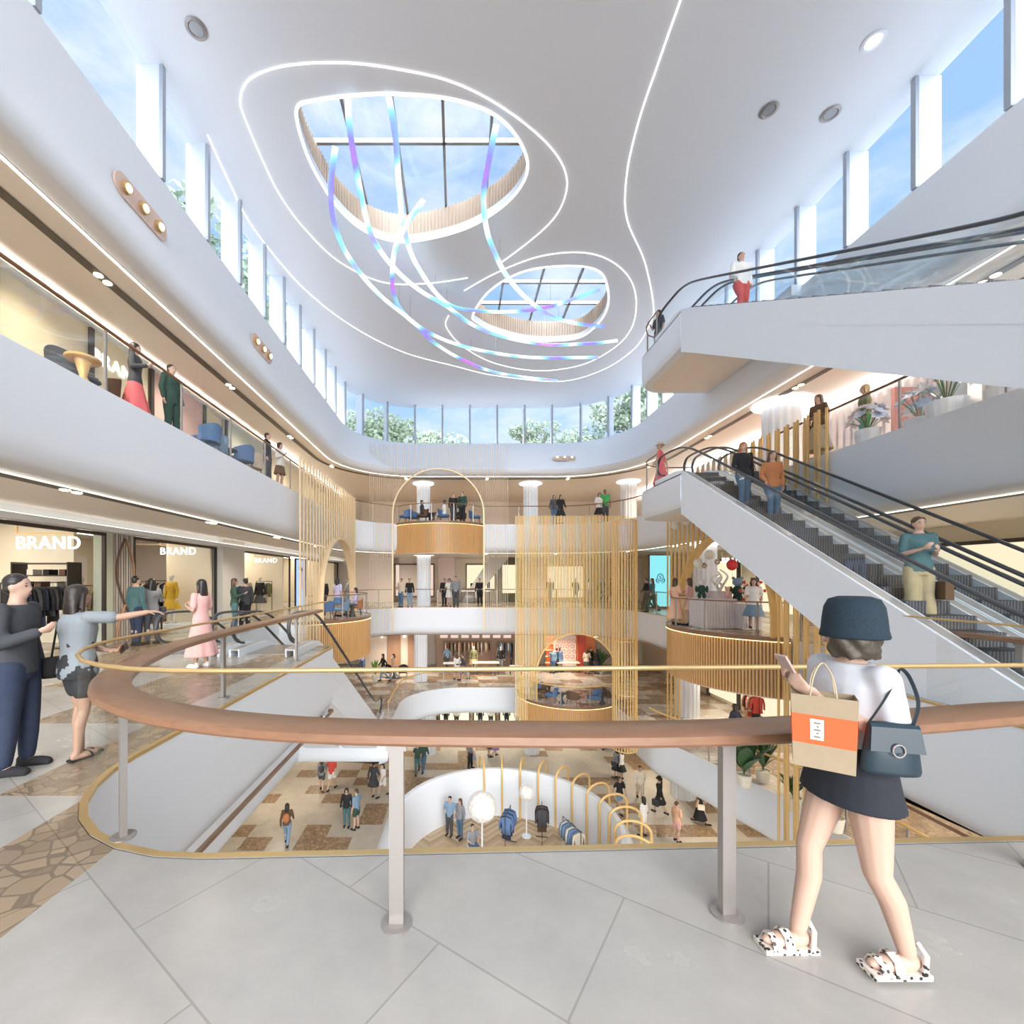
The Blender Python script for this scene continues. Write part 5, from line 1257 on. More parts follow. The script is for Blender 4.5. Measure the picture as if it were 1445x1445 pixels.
mannequin((-10.7, 20.3, 0), 170, 'dgrey', 'dgrey', 'mannequin in dark coat at the left of the third shop', 'dress')
mannequin((-10.0, 20.6, 0), 200, 'beige', 'black', 'mannequin in beige jacket in the middle of the third shop', 'tr')
mannequin((-9.5, 20.9, 0), 170, 'black', 'dgrey', 'mannequin in black at the right of the third shop', 'dress')
# shelving in the nearest shop
t = thing('shelf_unit', 'dark metal shelf unit with folded stock in the nearest left shop', 'shelf unit', (-10.4, 10.9, 0))
for z in (1.45, 1.75, 2.05): MB().box(-.6, -.2, z, .8, .2, z+.03, DF).build('shelf', t)
for x in (-.6, .78): MB().box(x, -.2, 0, x+.03, .2, 2.1, DF).build('upright', t)
for k in range(6):
    z = (1.48, 1.78)[k % 2]; tag(MB().box(-10.9+.2*k, 10.8, z, -10.75+.2*k, 11.05, z+.14, cloth(('black', 'cream', 'brown')[k % 3])).build('shoe_box'), f"{('black', 'cream', 'brown')[k % 3]} box on the {('lower', 'upper')[k % 2]} tier of the shelf unit in the nearest left shop", 'box', 'boxes on the shelf unit')
# tables in shops
def bench(p, sx, sy, h, m, label, ang=0):
    t = thing('display_table', label, 'display table', p, ang, 'display tables'); MB().box(-sx/2, -sy/2, h-.05, sx/2, sy/2, h, m).build('table_top', t)
    for a in (-1, 1):
        for b in (-1, 1): MB().box(a*(sx/2-.05)-.02, b*(sy/2-.05)-.02, 0, a*(sx/2-.05)+.02, b*(sy/2-.05)+.02, h-.05, DF).build('leg', t)
bench((-9.9, 13.4, 0), .9, 1.2, .75, PANELW, 'pale timber display table behind the standing couple')
bench((-10.2, 19.3, 0), 1.2, .7, .7, BROWN, 'dark display table in the third left shop')
# illuminated poster and further fronts
BLUE = emis('pale blue poster', (.40, .55, .90), .5)
t = thing('light_box', 'tall pale blue illuminated poster with dark frame past the third left shop', 'light box', (-8.8, 24.4, 0)); MB().box(-.08, -.75, .1, 0, .75, 2.8, DF).build('frame', t); MB().box(0, -.68, .18, .01, .68, 2.72, BLUE).build('poster', t)
m = MB()
for k in range(5): q = R(70+12*k); m.tube([(.015, .3-.14*k, 1.0+.1*(k % 2)), (.015, .25-.12*k, 1.7), (.015, .3-.15*k, 2.0+.12*(k % 3))], .02, mat('poster pink line', (.8, .45, .5), .6), 5)
for y, z in ((.1, 2.2), (-.3, 2.25)): m.ell((.02, y, z), (.01, .09, .12), mat('poster dark drop', (.05, .03, .05), .5))
m.build('picture', t)
# ================================================================== round pavilion on the ground floor
PCX, PCY, PR = 1.8, 16.6, 4.35
t = thing('round_pavilion', 'round white pop up pavilion with curved rim on the ground floor', 'pavilion', (PCX, PCY, -9.6))
N = 64
def ringwall(q0, q1):
    vs = []; prof = [(PR+.75, 0), (PR+.55, 1.0), (PR+.22, 1.9), (PR, 2.2), (PR-.18, 2.2), (PR-.28, 1.9), (PR-.32, 0)]
    k = len(prof)
    for i in range(N+1):
        q = R(q0+(q1-q0)*i/N)
        for r, z in prof: vs.append((r*math.cos(q), r*math.sin(q), z))
    fs = [(i*k+j, i*k+j+1, (i+1)*k+j+1, (i+1)*k+j) for i in range(N) for j in range(k-1)]
    return MB().add(vs, fs+[tuple(range(k)), tuple(range(N*k, N*k+k))[::-1]], WHITE)
ringwall(-60, 232).build('curved_wall', t, 40)
MB().lathe([(PR-.3, .0), (PR-.3, .03)], n=48, m=HERR).build('timber_floor', t)
# gold hoops along its right side
hoop = thing('gold_hoop', 'x', 'hoop')
m = MB(); w = .62; pts = [V((-w, 0, 0)), V((-w, 0, 1.9))]+[V((-w*math.cos(PI*k/12), 0, 2.15+.42*math.sin(PI*k/12))) for k in range(13)]+[V((w, 0, 1.9)), V((w, 0, 0))]
m.tube(pts, .05, GOLD, 8); m.build('tube', hoop, 50)
names = ['first gold hoop at the back of the pavilion', 'second gold hoop from the back of the pavilion', 'third gold hoop from the back of the pavilion', 'fourth gold hoop from the back of the pavilion', 'fifth gold hoop from the back of the pavilion', 'sixth gold hoop, at the far right shoulder of the pavilion', 'seventh gold hoop counted from the back', 'eighth gold hoop counted from the back', 'ninth gold hoop counted from the back', 'fourth nearest gold hoop on the pavilion', 'third nearest gold hoop on the pavilion', 'second nearest gold hoop on the pavilion', 'nearest gold hoop on the pavilion']
for k, nmn in enumerate(names):
    q = R(98-k*12.2); r = PR+.25; p = (PCX+r*math.cos(q), PCY+r*math.sin(q), -9.6)
    if k == 0: hoop.location = p; hoop.rotation_euler = (0, 0, q); tag(hoop, nmn, 'hoop', 'gold hoops of the pavilion')
    else: dup(hoop, p, q, nmn, 'gold hoops of the pavilion')
def globe(x, y, z, r, label):
    t = thing('paper_globe', label, 'globe lamp', (x, y, -9.57), 0, 'crumpled paper globes'); b = bmesh.new(); bmesh.ops.create_icosphere(b, subdivisions=4, radius=r)
    for v in b.verts: v.co *= 1+.09*noise.noise(v.co*9/r*.6)
    me = bpy.data.meshes.new('globe'); b.to_mesh(me); b.free(); me.materials.append(mat('crumpled paper', (.82, .80, .77), .8)); obj('globe', me, t, loc=(0, 0, z))
    MB().tube([(0, 0, 0), (0, 0, z-r*.9)], .03, WHITE, 8).build('stem', t); MB().lathe([(.2, 0), (.2, .03), (.03, .04)], n=20, m=WHITE).build('base', t)
globe(.95, 17.0, 2.35, .56, 'large crumpled white paper globe inside the pavilion')
globe(3.0, 19.0, 1.9, .32, 'small crumpled white paper globe inside the pavilion')
rack(2.1, 18.2, -9.57, R(70), 9, ['blue', 'navy', 'blue'], 'beside the large globe in the pavilion')
rack(3.6, 18.6, -9.57, R(80), 6, ['dgrey', 'brown', 'black'], 'in the middle of the pavilion')
rack(4.5, 17.2, -9.57, R(110), 12, ['cream', 'grey', 'blue', 'ljeans', 'blue'], 'at the right wall of the pavilion')
person((-.35, 19.1, -9.57), 160, 'talk', 'm', 'ljeans', ('trousers', 'dgrey'), 'short', 'man in pale blue shirt, left of the couple inside the pavilion', sleeve=.5)
person((.1, 18.9, -9.57), 140, 'stand', 'f', 'grey', ('trousers', 'jeans'), 'long', 'long haired woman in grey, right of the couple inside the pavilion', hairc='b')
def stool(x, y, z, label, r=.22, h=.44, m=None):
    t = thing('stool', label, 'stool', (x, y, z), 0, 'round stools'); MB().lathe([(r, h-.08), (r*1.02, h-.02), (r*.9, h)], n=24, m=m or CREAM and cloth('cream')).build('seat', t, 40)
    MB().lathe([(r*.7, 0), (r*.5, .1), (r*.45, h-.08)], n=20, m=m or PANELW).build('base', t, 40)
stool(.6, 17.75, -9.57, 'round stool under the seated person in the pavilion')
person((.6, 17.72, -9.57), 200, 'sit', 'm', 'grey', ('trousers', 'jeans'), 'short', 'person in grey top and jeans seated in the pavilion', sleeve=.5)

# ================================================================== chairs, tables, plants
def armchair(p, ang, c, label):
    t = thing('armchair', label, 'armchair', p, ang, 'lounge armchairs on the balconies'); f = cloth(c)
    b = bmesh.new(); bmesh.ops.create_cube(b, size=1); bmesh.ops.scale(b, vec=(.6, .56, .14), verts=b.verts); bmesh.ops.bevel(b, geom=b.edges[:], offset=.05, segments=3, affect='EDGES'); me = bpy.data.meshes.new('seat'); b.to_mesh(me); b.free(); me.materials.append(f); obj('seat', me, t, True, (0, 0, .38))
    m = MB(); n = 11; vs = []
    for k in range(n):
        q = R(200+140*k/(n-1)) if False else R(-20-140*k/(n-1)); top = .78-.16*abs(math.cos(q))**2
        for r, z in ((.30, .36), (.34, top), (.39, top), (.36, .32)): vs.append((r*math.cos(q), r*math.sin(q), z))
    fs = [(i*4+j, i*4+(j+1) % 4, (i+1)*4+(j+1) % 4, (i+1)*4+j) for i in range(n-1) for j in range(4)]+[(0, 1, 2, 3), (4*n-1, 4*n-2, 4*n-3, 4*n-4)]
    m.add(vs, fs, f).build('backrest', t, 50)
    for a in (-1, 1):
        for b_ in (-1, 1): MB().tube([(a*.22, b_*.2, .33), (a*.28, b_*.26, 0)], .015, DF, 6).build('leg', t)
    return t
def sidetable(p, label, m=None):
    t = thing('side_table', label, 'side table', p, 0, 'small round side tables'); m = m or CHAR
    MB().lathe([(.24, .50), (.25, .52), (.24, .54)], n=24, m=m).build('table_top', t); MB().lathe([(.17, 0), (.05, .25), (.12, .50)], n=20, m=m).build('pedestal', t, 50)
ZB = 4.804
armchair((-2.95, 24.6, ZB), R(60), 'blue', 'blue armchair at the left end of the far arched balcony')
armchair((-2.5, 24.9, ZB), R(200), 'blue', 'second blue armchair at the left of the far arched balcony')
armchair((-2.0, 24.3, ZB), R(90), 'brown', 'brown armchair with seated guest on the far arched balcony')
person((-2.0, 24.3, ZB), -80, 'sit', 'm', 'dgrey', ('trousers', 'black'), 'short', 'man in dark clothes seated left on the far arched balcony')
sidetable((-1.35, 24.3, ZB), 'dark side table between the seated pair on the far balcony')
armchair((-.75, 24.3, ZB), R(-90), 'blue', 'blue armchair with seated guest on the far arched balcony')
person((-.75, 24.3, ZB), 80, 'sit', 'f', 'white', ('skirt', 'white'), 'bob', 'woman in white seated on a blue armchair on the far arched balcony', sleeve=.5)
armchair((.15, 24.95, ZB), R(180), 'brown', 'brown armchair at the right of the far arched balcony')
armchair((1.0, 24.75, ZB), R(-100), 'blue', 'blue armchair at the right end of the far arched balcony')
Z2 = -4.796
for i, (x, y, a, c, l_) in enumerate(((4.35, 24.2, 60, 'blue', 'blue armchair farthest left on the lower cafe balcony'), (4.9, 22.9, 70, 'blue', 'blue armchair at the front left of the lower cafe balcony'), (5.95, 22.35, -40, 'brown', 'brown armchair left of centre on the lower cafe balcony'), (7.0, 22.4, 100, 'blue', 'blue armchair right of centre on the lower cafe balcony'), (8.0, 22.9, -90, 'brown', 'brown armchair at the right end of the lower cafe balcony'), (4.6, 23.6, 200, 'brown', 'brown armchair behind the blue ones at the left of the lower cafe balcony'))):
    armchair((x, y, Z2), R(a), c, l_)
sidetable((5.4, 22.6, Z2), 'dark hourglass side table at the left of the lower cafe balcony'); sidetable((7.5, 22.55, Z2), 'dark hourglass side table at the right of the lower cafe balcony')
sidetable((5.1, 24.3, Z2), 'dark side table near the blue back chair of the lower cafe balcony')
armchair((-5.5, 18.1, .004), R(30), 'blue', 'blue armchair at the near end of the left cafe balcony'); armchair((-5.0, 18.6, .004), R(110), 'ljeans', 'pale blue armchair in the middle of the left cafe balcony')
sidetable((-4.65, 19.2, .004), 'black conical side table on the left cafe balcony'); armchair((-4.75, 20.2, .004), R(100), 'rust', 'rust brown armchair at the far end of the left cafe balcony')
person((-4.75, 20.2, .004), 120, 'sit', 'f', 'lilac', ('trousers', 'jeans'), 'long', 'woman in lilac top seated on the rust armchair of the left cafe balcony')
for x, y, c, l_ in ((-6.7, 7.6, 'dgrey', 'charcoal armchair nearest on the upper left gallery'), (-6.9, 8.3, 'brown', 'brown armchair beside the man in green on the upper left gallery'), (-6.4, 11.0, 'blue', 'blue armchair near the pink brick wall of the upper left gallery'), (-6.7, 11.9, 'ljeans', 'pale blue armchair near the pink brick wall of the upper left gallery'), (-6.4, 12.8, 'blue', 'blue armchair farther along the upper left gallery'), (-6.5, 13.6, 'beige', 'beige armchair beside the man in black on the upper left gallery')):
    armchair((x, y, 4.8), R(rnd.uniform(0, 360)), c, l_)
sidetable((-6.5, 12.3, 4.8), 'dark side table between the blue armchairs of the upper left gallery'); sidetable((-6.2, 7.2, 4.8), 'brass drum side table on the upper left gallery', GOLD)
# upper left shopfronts
PKB = mat('pink brick', (.72, .50, .46), .7, noise_amt=.15, nscale=40)
for y0, y1, m_, nm in ((4.5, 7.6, mat('pale stone panel', (.74, .70, .62), .5), 'pale stone panel'), (7.7, 11.4, mat('yellow cream panel', (.82, .74, .52), .5), 'warm cream panel'), (11.5, 13.9, PKB, 'pink brick panel'), (15.2, 18.6, mat('grey green panel', (.55, .58, .52), .5), 'grey green panel')):
    part_wall(-8.2, y0, 4.8, -8.12, y1, 7.3, m_, nm+' of the upper left shopfront')
t = thing('storefront', 'black framed glazing of the upper left shops', 'shop front', (-8.1, 4.4, 4.8), 0, 'dark shopfront frames on the left')
for k, y in enumerate((0, 3.2, 5.2, 7.1, 9.5, 10.8, 14.2)): MB().box(-.02, y-.05, 0, .05, y+.05, 2.5, DF).build('upright', t)
MB().box(-.02, 0, 2.45, .05, 14.2, 2.52, DF).build('header', t)
for k in range(4): tag(MB().box(-8.05, 8.0+.75*k, 4.8, -7.75, 8.5+.75*k, 5.7+.15*(k % 2), (cloth('cream'), cloth('ljeans'), cloth('brown'), cloth('white'))[k]).build('display_block'), ('cream', 'pale blue', 'brown', 'white')[k]+' display block along the upper left shop wall', 'display block')
# upper right shopfronts with flowers
t = thing('wall_screen', 'white slatted screen wall on the upper right gallery', 'screen wall', (12.5, 6, 4.8))
m = MB()
for k in range(34): m.box(-.06, k*.26, 0, 0, k*.26+.16, 2.4, mat('pale lilac slat', (.84, .80, .83), .5))
m.build('slats', t)
part_wall(12.45, 14.9, 4.8, 12.52, 17.6, 7.2, PKB, 'pink brick panel of the upper right shopfront')
part_wall(11.2, 11.15, 4.8, 12.5, 11.25, 6.6, mat('deep red brick', (.42, .16, .12), .7), 'deep red display wall on the upper right gallery')
def flower(p, s, cols, label):
    t = thing('flower_display', label, 'flower display', p, rnd.uniform(0, 6), 'oversized flower displays'); r = rnd
    MB().lathe([(.22*s, 0), (.28*s, .45*s), (.24*s, .45*s)], n=18, m=WHITE).build('planter', t)
    for ci, c in enumerate(cols):
        m = MB()
        for k in range(9):
            q = r.uniform(0, 2*PI); e = r.uniform(.2, 1.2); c0 = V((.35*s*math.cos(q)*math.cos(e), .35*s*math.sin(q)*math.cos(e), .55*s+.55*s*math.sin(e)))
            m.tube([(0, 0, .4*s), c0*.6+V((0, 0, .2*s)), c0], .008, MATS['dgreen stem'] if 'dgreen stem' in MATS else mat('dgreen stem', (.08, .18, .06), .6), 4)
            nrm = V((math.cos(q)*math.cos(e), math.sin(q)*math.cos(e), math.sin(e)+.3)).normalized(); a = nrm.orthogonal().normalized(); b = nrm.cross(a)
            for j in range(6):
                w = R(60*j); d = a*math.cos(w)+b*math.sin(w); d2 = a*math.cos(w+.5)+b*math.sin(w+.5); d3 = a*math.cos(w-.5)+b*math.sin(w-.5); L_ = .17*s
                m.add([c0, c0+d3*L_*.6+nrm*.05*s, c0+d*L_+nrm*.07*s, c0+d2*L_*.6+nrm*.05*s], [(0, 1, 2, 3)], cloth(c))
        m.build('blossoms', t)
for i, (y, x, s, c, l_) in enumerate(((7.3, 9.9, 1.1, ((.80, .62, .58), (.55, .62, .78)), 'nearest tall pink flower display on the upper right gallery'), (8.1, 10.2, 1.0, ((.55, .62, .80), (.85, .70, .66)), 'pale blue flower display second from the front on the upper right'), (8.9, 10.0, 1.15, ((.82, .58, .52), (.8, .75, .78)), 'coral pink flower display in the middle on the upper right'), (9.7, 10.3, 1.0, ((.50, .60, .78), (.8, .78, .82)), 'blue and white flower display beside the olive dressed person'), (10.3, 9.7, .9, ((.84, .68, .66), (.6, .66, .8)), 'small pink flower display beside the woman with dark bag'))):
    flower((x, y, 4.8), s, c, l_)
for k, y in enumerate((7.7, 8.5, 9.3)): tag(MB().box(10.6, y-.25, 4.8, 10.9, y+.25, 5.9+.1*k, WHITE).build('display_block'), ('nearest', 'middle', 'farthest')[k]+' white display block among the upper right flowers', 'display block')
# potted plants
LEAFM = mat('deep green leaf', (.03, .10, .03), .4, noise_amt=.3); LEAF2 = mat('fresh green leaf', (.18, .34, .07), .5)
def plant(p, h, n, label, broad=.09, m_=None, pot=None):
    t = thing('potted_plant', label, 'plant', p, 0, 'potted plants'); MB().lathe([(.16, 0), (.22, .38), (.19, .38), (.18, .33)], n=20, m=pot or cloth('cream')).build('pot', t)
    m = MB()
    for k in range(n):
        q = k*2.4; L_ = h*rnd.uniform(.65, 1); lean = rnd.uniform(.15, .75); vs = []
        for j in range(8):
            u = j/7; r = L_*lean*u**1.5; z = .33+L_*(u-.28*lean*u*u*1.6); w = broad*L_*math.sin(PI*min(1, u*.93+.05))**.8
            c = V((r*math.cos(q), r*math.sin(q), z)); s = V((-math.sin(q), math.cos(q), 0))*w*(.15 if u < .25 else 1); vs += [c-s, c+V((0, 0, -.2*w)), c+s]
        m.add(vs, [(3*j+a, 3*j+a+1, 3*j+a+4, 3*j+a+3) for j in range(7) for a in (0, 1)], m_ or LEAFM)
    m.build('leaves', t, True)
plant((8.95, 13.6, -4.8), 1.7, 9, 'tall broad leaved plant under the balloon balcony', .13)
plant((9.75, 13.9, -4.8), 1.5, 26, 'bushy dark palm under the balloon balcony', .05)
plant((9.4, 12.2, -4.8), .8, 16, 'low leafy plant on the middle gallery beside the right rail', .1)
plant((9.7, 11.2, -4.8), 1.1, 20, 'dark leafy plant behind the slanting brass rail', .08)
plant((-5.2, 27.4, -4.8), 1.3, 22, 'potted palm in front of the lower cafe tables', .05, LEAF2)
plant((-11.6, 14.3, 0), 1.5, 20, 'bright green plant by the entrance left of the mustard coat', .08, LEAF2)
for k, (x, y) in enumerate(((-4.7, 28.6), (-3.6, 28.6))): armchair((x, y, -4.8), R(180), 'black', ('left', 'right')[k]+' black armchair by the pale doors of the middle gallery')
sidetable((-4.15, 28.3, -4.8), 'black side table between the black armchairs of the middle gallery')

# ================================================================== balloon balcony display
FL = mat('pale pink fluted counter', (.80, .74, .73), .5)
t = thing('counter', 'pale fluted display counter on the balloon balcony', 'counter', (8.2, 14.6, .01))
def fluted(x0, y0, x1, y1, h, nm):
    m = MB(); m.box(x0, y0, 0, x1, y1, h, FL); k = 0
    x = x0
    while x < x1-.05: m.box(x+.01, y0-.025, .02, x+.075, y0, h-.02, FL); x += .09
    y = y0
    while y < y1-.05: m.box(x0-.025, y+.01, .02, x0, y+.075, h-.02, FL); y += .09
    m.build(nm, t)
fluted(0, 0, 1.15, .8, 1.0, 'counter_body'); fluted(.55, .15, 1.1, .75, 1.25, 'raised_block'); fluted(1.15, -.35, 1.75, .7, .85, 'low_block')
def bear(p, s, cols, label):
    t = thing('bear_figure', label, 'toy figure', p, R(160), 'bear figures on the counter'); a, b = cloth(cols[0]), cloth(cols[1])
    m = MB(); m.ell((0, 0, .30*s), (.13*s, .11*s, .17*s), b, 14, 10); 
    for k in (-1, 1): m.ell((k*.07*s, .02*s, .10*s), (.06*s, .07*s, .11*s), b, 10, 8); m.ell((k*.16*s, .02*s, .32*s), (.045*s, .05*s, .12*s), b, 10, 8)
    m.build('body', t, True)
    m = MB(); m.ell((0, .01*s, .56*s), (.13*s, .115*s, .12*s), a, 16, 12); m.ell((0, .11*s, .53*s), (.05*s, .04*s, .04*s), a, 10, 8)
    for k in (-1, 1): m.ell((k*.10*s, 0, .67*s), (.045*s, .03*s, .045*s), a, 10, 8)
    m.build('head', t, True)
bear((8.35, 14.9, 1.01), 1.0, ('white', 'dgreen'), 'bear figure with white head and green body at the left of the counter')
bear((9.45, 14.7, .9), 1.2, ('ljeans', 'dgreen'), 'bear figure with grey head and green body at the right of the counter')
bear((8.95, 14.45, 1.01), .6, ('peach', 'pink'), 'small pink bear figure in the middle of the counter')
t = thing('sculpture', 'white twisting sculpture on the raised block of the counter', 'sculpture', (9.02, 15.0, 1.26))
for k in range(4): q = k*PI/2+.4; MB().tube(catmull([V((0, 0, 0)), V((.12*math.cos(q), .12*math.sin(q), .2)), V((.26*math.cos(q+1), .2*math.sin(q+1), .36+.05*k)), V((.05*math.cos(q), 0, .5+.08*k))], 5), [.05-.0018*j for j in range(16)], cloth('white'), 8).build('limb', t, True)
t = thing('striped_flower', 'red and white striped star shaped balloon flower on the counter', 'balloon figure', (9.65, 14.35, .87))
for k in range(8):
    q = 2*PI*k/8; d = V((math.cos(q), -.25, math.sin(q))); P = [V((0, 0, .42))+d*.42*j/6 for j in range(7)]
    m = MB(); [m.tube([P[j], P[j+1]], [.05+.02*math.sin(j), .06], cloth('red' if j % 2 else 'white'), 8) for j in range(6)]; m.build('petal', t)
MB().tube([(0, 0, 0), (0, 0, .4)], .025, cloth('white'), 6).build('stalk', t)
def balloon(x, y, Y, c, label, r=.15):
    p = atY(x, y, Y); t = thing('balloon', label, 'balloon', p, 0, 'balloons on the balcony')
    mm = mat('balloon '+c, {'white': (.86, .82, .72), 'red': (.7, .03, .03), 'silver': (.55, .45, .38)}[c], .2, .6 if c == 'silver' else 0)
    MB().ell((0, 0, 0), (r, r, r*1.15), mm, 16, 12).build('ball', t, True); MB().tube([(0, 0, -r*1.1), (.03, 0, -.5), (0, .02, -max(.6, p.z-1.1))], .004, cloth('white'), 4).build('string', t)
balloon(985, 795, 15.1, 'white', 'white balloon left over the counter'); balloon(1001, 783, 15.4, 'white', 'white balloon highest over the counter')
balloon(1033, 797, 14.9, 'red', 'red balloon over the right of the counter', .17); balloon(994, 798, 15.2, 'silver', 'small bronze foil balloon over the counter, left one', .09); balloon(1012, 793, 15.2, 'silver', 'small bronze foil balloon over the counter, right one', .09)
balloon(953, 742, 16.5, 'white', 'white balloon at the left of the golden arch'); balloon(969, 736, 16.2, 'white', 'white balloon near the top of the golden arch')
# turquoise screen with crest
t = thing('light_box', 'turquoise illuminated screen with dark blue crest behind the gold rods', 'light box', (10.5, 23.9, 0))
MB().box(0, 0, .1, 1.25, .12, 3.0, DF).build('frame', t); MB().box(.05, -.01, .15, 1.2, 0, 2.95, emis('turquoise screen', (.22, .66, .70), .5)).build('screen', t)
CR = mat('crest blue', (.06, .08, .38), .5)
m = MB(); m.tube([(.62+.16*math.cos(q*PI/12), -.02, 1.75+.19*math.sin(q*PI/12)) for q in range(24)], .022, CR, 6, True)
for s in (1, -1): m.tube([(.62+s*.22, -.02, 1.7), (.62+s*.2, -.02, 1.55), (.62+s*.05, -.02, 1.48)], .02, CR, 5); m.tube([(.62+s*.26, -.02, 1.62), (.62+s*.2, -.02, 1.47), (.62+s*.1, -.02, 1.42)], .014, CR, 5)
m.build('crest', t)
o = letters('S', (.62, -.02, 1.64), (R(90), 0, 0), .3, CR, 'letter', parent=t)

# ================================================================== shops at the far ends
DOORW = wood('warm door wood', (.38, .22, .14), (.50, .31, .20), (10, 10, 1)); OLIVE = mat('olive frame', (.16, .15, .08), .5)
PALEW = mat('pale peach wall', (.82, .72, .64), .6)
def window_display(x0, x1, Y, z, z0, z1, m_, fr, label, group, n=3):
    t = thing('shop_window', label, 'shop window', (x0, Y, z), 0, group); MB().box(0, 0, z0, x1-x0, .06, z1, m_).build('lit_back', t)
    for a in (0, x1-x0): MB().box(a-.05, -.35, z0-.05, a+.05, 0, z1+.05, fr).build('upright', t)
    for a in (z0, z1): MB().box(0, -.35, a-.05, x1-x0, 0, a+.05, fr).build('cross_bar', t)
LITC = emis('lit display back', (1, .84, .58), .42); LITP = emis('soft lit pink back', (1, .78, .66), .34)
# walkway level, back
for x0, x1, m_ in ((-7.5, -4.6, PALEW), (-4.2, -2.9, PALEW), (-1.4, -.2, mat('rose beige panel', (.70, .56, .50), .5)), (2.9, 4.4, OLIVE), (4.6, 6.4, PALEW)):
    part_wall(x0, 31.2, 0, x1, 31.4, 3.17, m_, 'wall panel at the back of the walkway level')
window_display(.6, 2.7, 31.3, 0, .9, 2.7, LITC, OLIVE, 'lit olive framed shop window at the back of the walkway level, centre', 'shop windows at the far end')
window_display(3.1, 4.2, 31.0, 0, .6, 2.7, LITC, OLIVE, 'narrow lit shop window at the back of the walkway level, right', 'shop windows at the far end')
window_display(-4.5, -1.7, 31.3, 0, .4, 2.7, LITP, BROWN, 'wide soft pink lit shop window behind the far column', 'shop windows at the far end')
window_display(5.0, 9.0, 31.3, 0, .3, 2.6, LITC, GOLD, 'golden lit shop window behind the rod curtain', 'shop windows at the far end')
bench((1.2, 29.9, 0), 2.0, .6, .85, mat('white counter', (.8, .76, .72), .4), 'white counter table at the back of the walkway level')
bench((.5, 30.5, 0), 1.4, .5, 1.0, BROWN, 'brown counter table at the back of the walkway level')
for k, x in enumerate((.9, 1.3, 1.7, 2.1)): tag(MB().box(x, 30.95, 1.0, x+.18, 31.15, 1.35+.1*(k % 2), cloth('black')).build('display_box'), ('leftmost', 'second', 'third', 'rightmost')[k]+' black box in the lit centre shop window', 'box')
struct(MB().add([(.2, 30.6, 0), (1.0, 30.6, 0), (3.6, 30.6, 3.17), (2.3, 30.6, 3.17), (.2, 31.0, 0), (1.0, 31.0, 0), (3.6, 31.0, 3.17), (2.3, 31.0, 3.17)], [(0, 1, 2, 3), (7, 6, 5, 4), (0, 4, 5, 1), (1, 5, 6, 2), (2, 6, 7, 3), (3, 7, 4, 0)], mat('grey stair side', (.5, .49, .48), .5)).build('trim_13'), 'sloping grey stair side behind the walkway level')
# middle gallery, back
part_wall(-6.6, 31.0, -4.8, -2.4, 31.2, -1.6, PALEW, 'pale peach wall with timber doors')
for k, x in enumerate((-5.0, -3.55)): 
    d = MB().box(x, 30.9, -4.8, x+.95, 31.0, -2.3, DOORW).build(f'door_{k+1}'); struct(d, ('left', 'right')[k]+' timber door of the middle gallery'); MB().tube([(x+.82, 30.88, -3.9), (x+.82, 30.88, -3.5)], .015, STEEL, 6).build('door_handle', d)
for k, x in enumerate((-4.3, -5.9)): tag(MB().tube([(x+.5, 30.9, -2.5), (x+.5, 30.9, -1.9)], .07, WLED, 10).build('wall_light'), ('right', 'left')[k]+' glowing wall light beside the timber doors', 'wall light')
part_wall(-1.6, 32.2, -4.8, 4.2, 32.3, -1.6, mat('brown panelled wall', (.36, .24, .17), .5), 'brown panelled wall of the lower clothing shop')
for k in range(7): tag(MB().box(-1.3+k*.78, 32.1, -2.7, -.75+k*.78, 32.18, -1.9, LITP).build('wall_light'), ('glowing panel %s on the brown wall of the lower clothing shop' % ('farthest left', 'second from the left', 'third from the left', 'in the middle', 'third from the right', 'second from the right', 'farthest right')[k]), 'wall light', 'glowing panels of the lower clothing shop')
rack(.7, 31.2, -4.8, 0, 24, ['cream', 'rust', 'black', 'khaki', 'dgrey', 'beige', 'brown'], 'across the lower clothing shop', 3.4, 2.0)
rack(3.4, 31.0, -4.8, 0, 8, ['blue', 'white', 'ljeans', 'black'], 'at the right of the lower clothing shop', 1.2, 2.0)
mannequin((1.1, 30.3, -4.8), 170, 'olive', 'khaki', 'mannequin in olive jacket in the lower clothing shop', 'dress'); mannequin((3.0, 30.3, -4.8), 175, 'black', 'grey', 'mannequin in black jacket and grey trousers in the lower clothing shop', 'tr')
bench((1.9, 29.6, -4.8), 1.8, .7, .8, CREAM, 'cream display table in front of the lower clothing shop'); bench((-.3, 29.9, -4.8), 1.4, .6, .7, WHITE, 'white display table in front of the lower clothing shop')
bench((3.9, 29.4, -4.8), .8, .5, .6, WHITE, 'small white table at the right of the lower clothing shop')
# orange shop behind the lower arch
ORW = mat('orange painted wall', (.82, .26, .10), .5)
part_wall(6.3, 31.0, -4.8, 9.8, 31.1, -1.6, ORW, 'orange wall of the shop behind the lower arch')
t = thing('bottle_wall', 'white arched panel with rows of round niches in the orange shop', 'display wall', (6.9, 30.9, -4.8))
m = MB(); m.add([(-.1, 0, .2), (1.5, 0, .2), (1.5, 0, 2.3), (1.3, 0, 2.75), (.9, 0, 2.95), (.5, 0, 2.95), (.1, 0, 2.75), (-.1, 0, 2.3)], [tuple(range(8))], mat('white niche panel', (.85, .78, .74), .5)); m.build('panel', t)
for r_ in range(4):
    for c_ in range(4): MB().tube([(.15+.36*c_+(r_ % 2)*.12+.12*math.cos(q*PI/8), -.03, .95+.36*r_+.12*math.sin(q*PI/8)) for q in range(16)], .02, ORW, 5, True).build('niche', t)
t = thing('shelf_unit', 'orange lit shelves at the left of the orange shop', 'shelf unit', (6.2, 30.9, -4.8))
